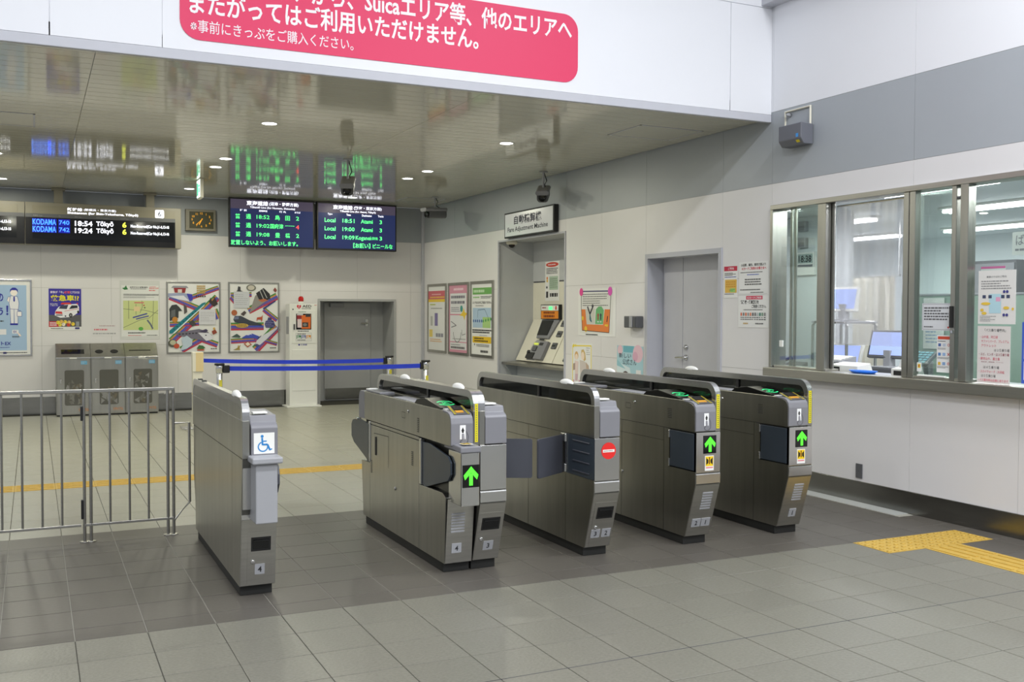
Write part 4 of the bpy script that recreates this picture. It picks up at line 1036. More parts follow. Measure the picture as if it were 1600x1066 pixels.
# ambulance poster
t, a = pinned('ambulance_poster', FB, .202, 1.165, .617, 1.744, 'unframed purple-blue poster of a white ambulance with yellow title above the bins', 'poster')
a.rect((58, 48, 160), 0, .085, 1, 1); a.rect((92, 92, 96), 0, .085, 1, .37); a.rect((58, 48, 160), 0, .37, .5, .4)
a.text((240, 230, 240), '家族が「今」', .05, .885, .46, .945, .02); a.text((232, 80, 90), '必要', .47, .885, .66, .945, .03); a.text((240, 230, 240), 'とするのは', .67, .885, .95, .945, .02)
a.text((236, 226, 40), '救急車!?', .06, .70, .93, .85, .03)
a.poly((238, 238, 242), (.18, .36), (.20, .46), (.30, .56), (.50, .62), (.88, .64), (.93, .56), (.93, .44), (.70, .32), (.35, .30))
a.poly((60, 66, 90), (.30, .52), (.38, .60), (.60, .615), (.55, .51)); a.poly((40, 44, 54), (.62, .51), (.70, .60), (.88, .60), (.89, .54)); a.poly((222, 60, 50), (.36, .62), (.40, .665), (.66, .665), (.70, .625)); a.rect((222, 60, 50), .86, .625, .90, .66)
a.poly((214, 60, 60), (.2, .40), (.21, .455), (.40, .45), (.42, .39)); a.rect((40, 40, 40), .22, .355, .42, .375); a.line((214, 50, 50), .012, (.48, .46), (.92, .52))
a.disc((30, 30, 32), .67, .36, .055, .075); a.disc((150, 150, 150), .67, .36, .028, .04); a.disc((30, 30, 32), .90, .44, .03, .05); a.disc((36, 36, 60), .51, .34, .025)
a.text((236, 236, 240), '適正な利用に', .04, .615, .28, .65, .01); a.text((236, 236, 240), 'ご協力を', .04, .58, .28, .61, .01)
a.rect((200, 40, 46), 0, .085, .30, .215); a.rows(WHT, .03, .10, .27, .20, 3)
for k, (cx, cy, cc) in enumerate(((.28, .19, (236, 214, 60)), (.38, .21, (230, 190, 90)), (.50, .20, (240, 214, 70)), (.62, .19, (236, 200, 120)), (.74, .15, (240, 210, 60)), (.45, .14, (240, 230, 210)), (.60, .13, (210, 70, 50)), (.34, .13, (230, 210, 80)))): a.disc(cc, cx, cy, .055, .06); a.disc((70, 50, 40), cx-.02, cy+.01, .012)
a.rect((150, 156, 160), .83, .10, .93, .21); a.rect((50, 46, 120), .80, .03, .94, .07); a.rows(INK, .06, .03, .48, .055, 1)
a.done(t)

# faint leftover notice and evacuation map
t, a = pinned('faded_notice', FB, .745, 1.085, 1.09, 1.25, 'faded pale slip of paper with three faint lines above the middle bin', 'notice', sheet='wall')
a.rows((190, 170, 172), .30, .78, .90, .92, 1, .6); a.rows((216, 120, 130), .1, .44, .62, .62, 1, .7); a.rows((170, 170, 172), .06, .1, .98, .28, 1, .6); a.done(t)
t, a = pinned('map_notice', FB, 1.12, 1.03, 1.662, 1.872, 'white evacuation notice with a green street map, in a clear sleeve above the bins', 'notice', sheet=(210, 211, 208))
a.rect((226, 227, 224), .04, .05, .97, .92); a.poly((46, 120, 60), (.06, .87), (.12, .88), (.16, .92), (.18, .88), (.21, .85), (.12, .84)); a.text(INK, '当駅周辺の避難場所', .25, .872, .70, .90, .02); a.rows(INK, .27, .85, .66, .866, 1); a.text((214, 90, 90), '避難場所地図', .73, .86, .97, .885, .01); a.rows((214, 80, 80), .73, .82, .90, .85, 1); a.rows((214, 80, 80), .74, .89, .9, .905, 1)
a.rows(INK, .09, .745, .97, .775, 2, .6); a.rows((120, 120, 120), .09, .70, .95, .735, 3, .4)
a.rect((206, 214, 148), .085, .16, .955, .66)
for pts in (((.085, .52), (.35, .50), (.6, .50), (.955, .44)), ((.085, .20), (.5, .33), (.72, .36), (.955, .5)), ((.55, .66), (.56, .55), (.50, .45)), ((.84, .66), (.83, .45), (.80, .16)), ((.22, .66), (.22, .35)), ((.40, .6), (.40, .42))): a.line((120, 130, 100), .012, *pts)
a.line((70, 78, 160), .035, (.32, .37), (.68, .44)); a.line((70, 78, 160), .030, (.40, .345), (.72, .40)); a.line((100, 108, 130), .04, (.68, .33), (.76, .26), (.82, .18)); a.disc((90, 170, 70), .52, .18, .06, .05)
a.rect((214, 120, 110), .36, .615, .60, .635); a.disc((200, 60, 60), .60, .58, .018); a.disc((60, 90, 60), .62, .54, .018); a.rect((232, 210, 160), .35, .48, .5, .56)
a.rows(INK, .2, .10, .86, .125, 1, .6); a.rows((214, 90, 90), .2, .06, .55, .075, 1); a.rows(INK, .67, .06, .96, .08, 1); a.done(t)

# two train posters
def ribbon(a, x0, y0, x1, y1, w=.1, cols=(GRN, ORG, BLU, PUR, REDD)):
    dx, dy = x1-x0, (y1-y0)*1.38; L = math.hypot(dx, dy); nx, ny = -dy/L, dx/L/1.38; k = len(cols)
    for i, c in enumerate(cols):
        t0, t1 = (.5-i/k)*w, (.5-(i+.96)/k)*w
        a.poly(c, (x0+nx*t0, y0+ny*t0), (x0+nx*t1, y0+ny*t1), (x1+nx*t1, y1+ny*t1), (x1+nx*t0, y1+ny*t0))
t, a = framed('framed_poster', FB, 1.752, .817, 2.514, 1.868, 'framed poster of trains, left one of the pair, with a teal striped train', group='posters on the back wall', fm='steel')
ribbon(a, .40, .78, .995, .94, .10); ribbon(a, .03, .80, .96, .52, .12); ribbon(a, .06, .16, .97, .80, .15); ribbon(a, .03, .40, .60, .42, .10); ribbon(a, .60, .20, .97, .10, .12); ribbon(a, .25, .03, .62, .18, .14); ribbon(a, .90, .62, .97, .48, .14)
a.poly((150, 46, 50), (.13, .86), (.33, .86), (.35, .93), (.11, .93)); a.poly((150, 152, 160), (.06, .93), (.40, .93), (.36, .96), (.10, .96)); a.rect((214, 206, 200), .19, .86, .27, .91)
a.poly((158, 166, 196), (.0, .85), (.30, .855), (.46, .83), (.48, .75), (.44, .72), (.20, .76), (.0, .80)); a.poly((60, 56, 176), (.36, .85), (.47, .84), (.48, .76), (.42, .735)); a.poly((226, 228, 236), (.02, .81), (.30, .82), (.42, .74), (.2, .765))
for i in range(6):
    for j in range(4): a.rect((190, 160, 90), .56+.029*i, .85+.032*j, .582+.029*i, .875+.032*j)
for i in range(5): a.rect((60, 50, 40), .54+.042*i, .80, .565+.042*i, .825)
a.poly((54, 58, 58), (.02, .62), (.07, .68), (.16, .69), (.22, .65), (.27, .60), (.20, .595), (.20, .50), (.03, .45), (.03, .58)); a.poly((100, 104, 106), (.06, .60), (.14, .62), (.14, .52), (.05, .50)); a.disc((196, 132, 50), .13, .47, .055, .06); a.poly((90, 84, 84), (.30, .70), (.36, .66), (.37, .58), (.31, .55))
a.poly((24, 128, 140), (.02, .27), (.02, .31), (.66, .71), (.74, .73), (.72, .70), (.08, .27)); a.poly((222, 236, 234), (.08, .27), (.72, .70), (.70, .67), (.12, .27))
for i in range(8): a.rect((30, 60, 80), .10+.06*i, .325+.0375*i, .125+.06*i, .34+.0375*i)
a.poly((60, 48, 48), (.80, .73), (.83, .80), (.86, .74), (.92, .79), (.98, .70), (.90, .66), (.84, .70)); a.disc((110, 70, 50), .91, .79, .02); a.poly((70, 70, 70), (.40, .43), (.48, .47), (.55, .40), (.47, .37))
a.poly((116, 112, 128), (.14, .28), (.60, .335), (.76, .30), (.86, .24), (.84, .18), (.76, .155), (.50, .19), (.18, .245)); a.poly((222, 222, 230), (.58, .28), (.80, .275), (.88, .22), (.84, .175), (.74, .16)); a.poly((66, 60, 90), (.60, .30), (.74, .335), (.78, .31), (.72, .28)); a.rect((60, 56, 80), .72, .235, .75, .25)
for i in range(6): a.rect((60, 58, 70), .2+.065*i, .25+.003*i, .24+.065*i, .27+.003*i)
a.disc((90, 90, 80), .08, .13, .085, .08); a.disc((190, 190, 160), .09, .14, .06, .05); a.disc((196, 82, 50), .16, .09, .055, .05); a.poly((190, 206, 220), (.25, .20), (.36, .24), (.47, .18), (.46, .10), (.36, .05), (.22, .02), (.28, .10)); a.poly((64, 110, 60), (.55, .05), (.60, .10), (.68, .09), (.72, .06), (.66, .03)); a.rect((190, 80, 50), .56, .02, .70, .04)
a.disc((206, 170, 90), .90, .34, .025); a.poly((150, 70, 50), (.85, .30), (.92, .33), (.96, .28), (.88, .25))
a.rect((214, 214, 220), .60, .40, .93, .62); a.rows((170, 170, 176), .63, .44, .90, .59, 6, .25); a.rows(INK, .83, .035, .96, .055, 1, .6); a.done(t)
t, a = framed('framed_poster', FB, 2.627, .818, 3.384, 1.874, 'framed poster of trains, right one of the pair, with a dark train nose at top', group='posters on the back wall', fm='steel')
ribbon(a, .38, .60, .985, .82, .15); ribbon(a, .02, .83, .45, .84, .10); ribbon(a, .02, .365, .70, .37, .16); ribbon(a, .70, .62, .985, .46, .10); ribbon(a, .52, .02, .985, .36, .18); ribbon(a, .02, .15, .60, .17, .10); ribbon(a, .50, .20, .98, .10, .08); ribbon(a, .02, .80, .12, .72, .10)
a.poly((150, 146, 140), (.40, .56), (.52, .82), (.66, .90), (.82, .86), (.84, .78), (.62, .68)); a.poly((40, 40, 44), (.54, .86), (.70, .94), (.83, .85), (.84, .78), (.74, .75), (.60, .77)); a.line((190, 190, 186), .014, (.62, .90), (.70, .77)); a.line((190, 190, 186), .014, (.68, .92), (.77, .79)); a.poly((190, 110, 70), (.58, .76), (.72, .78), (.80, .75), (.66, .73))
a.disc((120, 120, 110), .44, .94, .10, .07); a.disc((206, 200, 186), .44, .94, .07, .05); a.poly((60, 60, 66), (.16, .90), (.17, .96), (.22, .95), (.22, .90), (.27, .885), (.13, .885)); a.poly((140, 70, 60), (.90, .91), (.94, .95), (.98, .91), (.95, .87))
a.poly((60, 66, 78), (.07, .47), (.10, .52), (.22, .525), (.40, .46), (.66, .40), (.66, .38), (.40, .385), (.10, .43)); a.poly((110, 120, 150), (.08, .47), (.18, .475), (.18, .515), (.1, .51)); a.disc((206, 176, 80), .25, .38, .13, .045); a.rows((120, 70, 40), .15, .36, .35, .40, 2, .5)
a.disc((176, 100, 60), .09, .57, .06, .06); a.poly((80, 70, 70), (.22, .55), (.30, .60), (.34, .57), (.28, .52)); a.poly((190, 82, 52), (.55, .46), (.56, .50), (.65, .51), (.68, .54), (.67, .46), (.65, .43), (.64, .47), (.57, .47), (.56, .44))
a.poly((62, 62, 116), (.72, .40), (.74, .45), (.78, .46), (.79, .50), (.86, .50), (.87, .46), (.91, .45), (.94, .38), (.90, .345), (.74, .35)); a.rows((150, 150, 190), .74, .36, .92, .46, 4, .3)
a.poly((66, 90, 84), (.02, .21), (.14, .26), (.22, .22), (.20, .20)); a.poly((64, 80, 180), (.24, .20), (.36, .25), (.46, .26), (.60, .22), (.64, .19), (.26, .19)); a.poly((226, 228, 240), (.33, .24), (.40, .275), (.46, .24), (.42, .25), (.38, .235))
a.poly((214, 216, 226), (.52, .10), (.56, .17), (.70, .24), (.985, .36), (.985, .33), (.78, .19), (.62, .09), (.55, .07)); a.poly((60, 64, 110), (.56, .16), (.64, .215), (.65, .235), (.58, .20)); a.poly((80, 80, 120), (.50, .09), (.55, .11), (.62, .085), (.55, .06))
a.poly((178, 90, 60), (.28, .11), (.37, .145), (.45, .10), (.36, .055)); a.poly((238, 226, 206), (.31, .11), (.37, .135), (.42, .10), (.36, .075)); a.poly((186, 150, 90), (.14, .02), (.17, .10), (.21, .02)); a.poly((160, 140, 70), (.06, .02), (.15, .05), (.22, .10), (.18, .02)); a.rect((206, 208, 214), .08, .64, .40, .88); a.rows((170, 170, 176), .11, .68, .37, .85, 6, .22)
a.poly((40, 60, 130), (.70, .62), (.95, .74), (.95, .76), (.68, .64)); a.rows(INK, .83, .035, .96, .055, 1, .6); a.done(t)

# recycling bins
def bin_unit(xa, xb, holes, label, bag):
    t = thing('recycling_bin', ((xa+xb)/2, 15.08, 0), label, 'bin', 'steel recycling bins')
    y = 14.88; F = FY(y)
    part('cabinet', t, 'prism', [Vec((xa, y+.01, .02)), Vec((xa, y+.01, .775)), Vec((xa, y+.01, .80)), Vec((xa, 15.17, .982)), Vec((xa, YB-.02, .982)), Vec((xa, YB-.02, .02))], (xb-xa, 0, 0), 'steel', .003)
    part('lip', t, 'box', xa, xb, y-.012, y+.012, .785, .808, 'steelb', .003)
    part('kick', t, 'box', xa+.01, xb-.01, y+.03, YB-.03, 0, .022, 'black')
    dr = part('door', t, 'fbox', F, xa+.012, xb-.012, .03, .775, -.012, 0, 'steel', .003)
    cx = (xa+xb)/2+.01; w = .122
    win = B(); win.prism([F.p(u, v, .0005) for u, v in rr(cx-w, .148, cx+w, .63, .025, 3)], (0, -.002, 0), 'binwin'); wd = win.build('window', dr)
    b = B(); rg = random.Random(int(xa*100))
    for k in range(26):
        u, v = cx+rg.uniform(-w*.75, w*.75), .18+rg.random()**1.5*bag; r = rg.uniform(.03, .06)
        aa = rg.uniform(0, 6.28); m = rg.choice(((122, 121, 116), (108, 106, 100), (104, 96, 80), (138, 138, 136), (82, 81, 76)))
        pts = [(min(max(u+r*rg.uniform(.5, 1.2)*math.cos(aa+q_*2.1), cx-w+.008), cx+w-.008), max(v+r*rg.uniform(.5, 1.5)*math.sin(aa+q_*2.1), .156)) for q_ in range(3)]
        b.poly(F, pts, .0027+.00005*k, m)
    b.build('bag_contents', wd)
    b = B(); b.lathe(F.p(xa+.058, .50, 0), [(.015, 0), (.015, .012), (0, .014)], 'chrome', 12, (0, -1, 0)); b.fbox(F, xa+.05, xa+.066, .45, .505, .012, .02, 'chrome', .003); b.build('latch', dr)
    b = B(); b.fbox(F, xb-.125, xb-.045, .705, .755, 0, .001, (104, 168, 206)); rows(b, F, xb-.118, .712, xb-.052, .748, 2, (200, 220, 232), .0014, .3); b.build('blue_sticker', dr)
    b = B(); b.fbox(F, xa+.17, xa+.26, .787, .802, .0125, .0135, 'white'); b.build('caption_label', t)
    b = B(); put_text(b, F, 'リサイクル', xb-.155, .062, xb-.03, .108, (206, 128, 40), .001, .03); b.build('orange_lettering', dr)
    sl = Vec((0, 15.17-y-.01, .182)).normalized(); SF = Frame((0, y+.01, .80), (1, 0, 0), Vec((0, -sl.z, sl.y)), sl); b = B()
    for h in holes:
        if h[0] == 'slot': b.fbox(SF, h[1], h[2], h[3], h[4], .0, .002, 'glossblack')
        else: b.prism([SF.p(h[1]+.052*math.cos(k*.393), .135+.045*math.sin(k*.393), .0005) for k in range(16)], SF.N*.002, 'glossblack')
        q_ = b.build('opening', t); b = B()
    b.bm.free()
bin_unit(.278, .712, [('slot', .345, .635, .085, .19)], 'steel recycling bin with one wide rectangular opening, left of three', .33)
bin_unit(.716, 1.152, [('hole', .825), ('hole', 1.02)], 'steel recycling bin with two round openings, middle of three', .18)
bin_unit(1.156, 1.59, [('slot', 1.215, 1.50, .145, .165)], 'steel recycling bin with one thin slot, right of three', .40)

# AED cabinet on its stand
t = thing('aed_cabinet', (3.67, 15.1, 0), 'tall white AED cabinet with a red lamp on top beside the service door', 'AED cabinet')
y = 15.0; F = FY(y)
part('base_plate', t, 'box', 3.415, 3.94, y-.06, 15.28, 0, .022, 'white', .004)
part('case', t, 'box', 3.468, 3.888, y, 15.26, .022, 1.555, 'white', .006)
d_ = part('door', t, 'fbox', F, 3.503, 3.857, .96, 1.46, .0, .006, 'white', .003)
part('lower_panel', t, 'fbox', F, 3.503, 3.857, .245, .866, .0, .005, 'white', .002)
w_ = part('window', d_, 'fbox', F, 3.566, 3.795, 1.168, 1.405, .006, .009, 'glossblack')
a = Art(F, 3.566, 1.168, 3.795, 1.405, .009)
a.poly((226, 110, 40), (.35, .05), (.95, .05), (.97, .95), (.30, .90), (.22, .5)); a.rect((150, 40, 46), .05, .55, .35, .95); a.rect((226, 210, 212), .08, .12, .36, .66); a.rect((60, 56, 54), .40, .15, .80, .45); a.disc((130, 130, 126), .58, .30, .13, .10); a.rect((50, 54, 60), .62, .8, .95, .97); a.rect((206, 206, 210), .05, .9, .45, .99); a.done(w_, 'device')
part('handle', d_, 'fbox', F, 3.525, 3.548, 1.165, 1.25, .006, .02, 'greyd', .003)
b = B(); b.fbox(F, 3.56, 3.80, .993, 1.117, .006, .0075, 'paper'); n_ = b.build('instruction_card', d_)
a = Art(F, 3.56, .993, 3.80, 1.117, .0075)
for i, c in enumerate(((40, 120, 70), (40, 70, 160), (214, 140, 40))): a.rect(c, .05+.31*i, .28, .33+.31*i, .72); a.rect((226, 230, 226), .08+.31*i, .30, .30+.31*i, .46); a.rows(WHT, .08+.31*i, .5, .3+.31*i, .68, 1)
a.rows(INK, .1, .78, .9, .95, 1); a.rows(INK, .1, .06, .9, .2, 1); a.line((90, 90, 90), .008, (.01, .02), (.99, .02), (.99, .98), (.01, .98), (.01, .02)); a.done(n_)
text(t, F, 'AED', 3.663, 1.498, 3.80, 1.538, (40, 40, 44), .001, .02)
b = B(); K = (206, 40, 60)
b.poly(F, [(3.610, 1.475), (3.640, 1.505), (3.642, 1.528), (3.630, 1.538), (3.612, 1.528), (3.596, 1.540), (3.580, 1.530), (3.578, 1.508)], .001, K); b.stroke(F, [(3.618, 1.53), (3.604, 1.512), (3.616, 1.508), (3.604, 1.490)], .006, .0015, WHT); b.build('heart_logo', t)
b = B(); rows(b, F, 3.655, 1.470, 3.80, 1.490, 1, (120, 120, 120), .001); rows(b, F, 3.60, 1.422, 3.73, 1.440, 1, (90, 130, 110), .0068); rows(b, F, 3.59, 1.135, 3.775, 1.152, 1, INK, .0068, .7); rows(b, F, 3.845, 1.53, 3.88, 1.54, 1, (206, 60, 60), .001, .8); b.build('caption', t)
text(t, F, '三島駅', 3.635, .925, 3.735, .952, (60, 60, 150), .001, .015)
b = B(); b.disc(F, 3.612, .938, .014, .001, (60, 60, 150), 12); b.build('emblem', t)
b = B(); b.disc(F, 3.519, 1.470, .010, .007, (20, 20, 20), 12); b.build('keyhole', t)
b = B(); b.lathe((3.665, 15.1, 1.555), [(.045, 0), (.045, .03), (.042, .034)], 'white', 18); b.build('lamp_base', t)
b = B(); b.lathe((3.665, 15.1, 1.588), [(.040, 0), (.040, .05), (.028, .075), (0, .083)], 'red', 18); b.build('red_lamp', t)
part('side_vents', t, 'box', 3.462, 3.47, 15.05, 15.2, 1.10, 1.36, 'greyl', .002)

# belt barriers
def stanchion(x, y, label, h=.9):
    t = thing('belt_stanchion', (x, y, 0), label, 'stanchion', 'belt barrier posts')
    b = B(); b.lathe((x, y, 0), [(.165, 0), (.165, .012), (.06, .035), (.035, .04)], 'chrome', 24); b.build('base', t)
    b = B(); b.lathe((x, y, .035), [(.030, 0), (.030, h-.135), (.026, h-.13)], 'steelb', 16); b.build('post', t)
    b = B(); b.lathe((x, y, h-.10), [(.036, 0), (.038, .075), (.034, .082)], 'chrome', 16); b.build('head', t)
    b = B(); b.lathe((x, y, h-.02), [(.05, 0), (.052, .006), (.052, .018), (.046, .022)], 'black', 18); b.build('cap', t)
    b = B(); b.fbox(FY(y-.031), x-.012, x+.02, h-.24, h-.17, 0, .004, (206, 196, 60)); b.build('yellow_sticker', t)
    return t
def belt(parent, p, q, za, zb, sag):
    b = B(); a_, c_ = Vec((*p, 0)), Vec((*q, 0)); d = c_-a_; nr = Vec((-d.y, d.x, 0)).normalized()*.0012; k = b.mi('blue'); n = 24; L_ = []
    for i in range(n+1):
        s_ = i/n; o_ = a_+d*s_; z = za+(zb-za)*s_-sag*4*s_*(1-s_)
        L_.append([b.bm.verts.new(o_+nr*sg+Vec((0, 0, z+dz))) for sg, dz in ((1, .024), (1, -.024), (-1, -.024), (-1, .024))])
    for u, v in zip(L_, L_[1:]):
        for j in range(4): b.bm.faces.new((u[j], u[(j+1) % 4], v[(j+1) % 4], v[j])).material_index = k
    return b.build('belt', parent)
A_, B_, C_ = (1.747, 10.71), (3.961, 11.81), (3.979, 10.59); P_ = (1.815, 12.70)
tA = stanchion(*A_, 'chrome belt post with blue belt, behind the narrow left gate')
tB = stanchion(*B_, 'chrome belt post in front of the grey service door, end of the rear belt')
tC = stanchion(*C_, 'chrome belt post near the room corner, end of the front belt')
part('belt_clip', tA, 'box', A_[0]+.03, A_[0]+.10, A_[1]-.03, A_[1]+.03, .80, .88, 'black', .008)
belt(tA, (A_[0]+.09, A_[1]), (C_[0]-.04, C_[1]), .845, .84, .012)
part('belt_clip', tB, 'box', B_[0]-.075, B_[0]-.03, B_[1]-.02, B_[1]+.02, .80, .88, 'black', .006)
part('belt_clip', tC, 'box', C_[0]-.065, C_[0]-.03, C_[1]-.02, C_[1]+.02, .80, .88, 'black', .006)
t = thing('sensor_post', (1.815, 12.75, 0), 'cream square post with a boxed head and foot bar, beside the narrow left gate', 'post')
part('head', t, 'box', 1.752, 1.882, 12.69, 12.81, .70, .94, 'cream', .006); part('front_plate', t, 'box', 1.79, 1.878, 12.684, 12.69, .705, .935, 'creamd', .001)
part('shaft', t, 'box', 1.755, 1.868, 12.70, 12.80, .02, .70, 'cream', .004); part('joint_band', t, 'box', 1.752, 1.872, 12.697, 12.803, .42, .435, 'creamd', .002)
part('foot_bar', t, 'box', 1.62, 1.90, 12.66, 12.84, 0, .022, 'chrome', .006)
belt(tB, (B_[0]-.07, B_[1]), (P_[0]+.06, P_[1]+.05), .845, .835, .02)

# barrier fence beside the left gate
def fence(xa, xb, bars, posts, label, extra=False):
    t = thing('barrier_fence', ((xa+xb)/2, 6.78, 0), label, 'fence', 'steel barrier fence panels'); y = 6.78; r = .0085
    b = B(); b.box(xa-.009, xb+.009, y-.012, y+.012, .934, .956, 'steelh', .003); b.build('top_rail', t)
    b = B(); b.box(xa, xb, y-.009, y+.009, .098, .114, 'steelh', .002); b.build('bottom_rail', t)
    for u in bars:
        b = B(); b.tube([(u, y, .11), (u, y, .94)], r*.85, 'steelh', 8); b.build('bar', t)
    for u in posts:
        b = B(); b.tube([(u, y, .0), (u, y, .945)], r*1.15, 'steelh', 10); b.lathe((u, y, 0), [(.03, 0), (.03, .004), (.012, .006)], 'steelh', 14); b.build('post', t)
    return t
t = fence(-.86, .262, [-.84+.1105*k for k in range(10)], [-.85], 'steel barrier fence panel running out at the left edge of the picture')
t = fence(.285, .812, [.432, .547, .661], [.282, .320, .779, .814], 'steel barrier fence panel between the hinge and the narrow left gate')
b = B(); b.tube([(.818, 6.78, .722), (.912, 6.78, .722), (.914, 6.78, .205), (.818, 6.78, .095)], .0085, 'steelh', 8); b.build('side_loop', t)
part('hinge', t, 'box', .262, .276, 6.765, 6.795, .145, .265, 'black', .003); part('hinge', t, 'box', .262, .276, 6.765, 6.795, .76, .85, 'black', .003)

# ------------------------------------------------------------------ right wall: posters, fare machines, notices
PK, YL = (206, 124, 150), (236, 200, 60)
t, a = framed('framed_poster', FR, -15.10, .805, -14.30, 1.878, 'narrow framed poster with red and yellow bands, nearest the room corner', group='tall framed posters on the right wall', fm='steel', fw=.04)
a.rect((206, 100, 110), 0, .80, 1, .93); a.rows((236, 190, 190), .2, .86, .8, .89, 1); a.rows((236, 190, 80), .1, .815, .95, .845, 1, .7); a.rect(YL, 0, .755, 1, .80); a.rows((190, 200, 80), .1, .70, .6, .73, 1, .7); a.rows((150, 150, 150), .15, .64, .9, .67, 1); a.rect((190, 190, 186), .13, .38, .25, .53); a.rect((130, 120, 170), .38, .38, .56, .58); a.rect((236, 210, 110), .05, .20, .25, .32); a.rows((150, 150, 160), .45, .2, .95, .27, 1, .8); a.rows((236, 190, 140), .1, .12, .8, .18, 2); a.done(t)
t, a = framed('framed_poster', FR, -14.215, .80, -13.43, 1.878, 'narrow framed poster with a pink border and yellow star, middle of three', group='tall framed posters on the right wall', fm='steel', fw=.04)
a.rect((214, 150, 170), 0, 0, 1, 1); a.rect((226, 226, 228), .05, .16, .95, .88); a.rect((214, 120, 150), .05, .555, .95, .57); a.rect((226, 226, 228), .05, .04, .95, .145); a.rows((240, 210, 220), .25, .92, .8, .96, 1, .8); a.rows((120, 116, 130), .1, .80, .9, .85, 1, .8); a.rows((120, 116, 130), .1, .72, .9, .77, 1, .8); a.rows((150, 146, 160), .1, .60, .6, .68, 3, .5)
a.disc((60, 150, 140), .68, .65, .07, .07); a.poly(YL, (.80, .66), (.86, .60), (.99, .58), (.88, .54), (.84, .48), (.78, .54), (.58, .55), (.72, .59)); a.line((130, 130, 136), .02, (.1, .46), (.4, .40), (.12, .37)); a.arc((120, 120, 126), .45, .30, .2, .22, 180, 360); a.line((130, 130, 136), .015, (.7, .34), (.72, .26), (.9, .28)); a.rows((150, 150, 150), .2, .18, .9, .22, 1, .3); a.rows((110, 106, 110), .1, .05, .9, .09, 1, .8); a.rows((150, 146, 150), .1, .1, .9, .125, 1); a.done(t)
t, a = framed('framed_poster', FR, -13.355, .80, -12.56, 1.88, 'narrow framed poster with a green heading and yellow box, nearest the alcove', group='tall framed posters on the right wall', fm='steel', fw=.04)
a.rect((110, 170, 90), .05, .85, .97, .945); a.rows((200, 226, 190), .1, .87, .9, .925, 1, .7); a.rows((150, 200, 130), .08, .79, .4, .83, 1); a.rows(INK, .45, .79, .98, .83, 2); a.text((70, 70, 70), 'エリアをまたがるご利用はできません', .05, .715, .96, .755, .03); a.rows((120, 120, 120), .2, .68, .8, .70, 1)
a.rect((176, 200, 222), .06, .38, .95, .66); a.rect((170, 206, 130), .55, .38, .93, .53); a.line((80, 110, 140), .012, (.3, .52), (.32, .63), (.65, .64), (.82, .52))
for k in range(5): a.disc((70, 100, 160), .1+.1*k, .475, .03, .03)
for k in range(4): a.disc((70, 150, 90), .58+.12*k, .475+.01*k, .03, .03)
a.rows(INK, .05, .30, .97, .36, 2, .6); a.rows((150, 150, 150), .4, .265, .97, .28, 1); a.rect((230, 190, 30), .06, .165, .96, .255); a.rows((80, 60, 20), .15, .175, .85, .245, 2, .6); a.disc(INK, .16, .14, .02); a.rows((120, 120, 120), .25, .11, .9, .15, 2); a.rows((90, 90, 90), .45, .03, .85, .065, 1, .9); a.done(t)

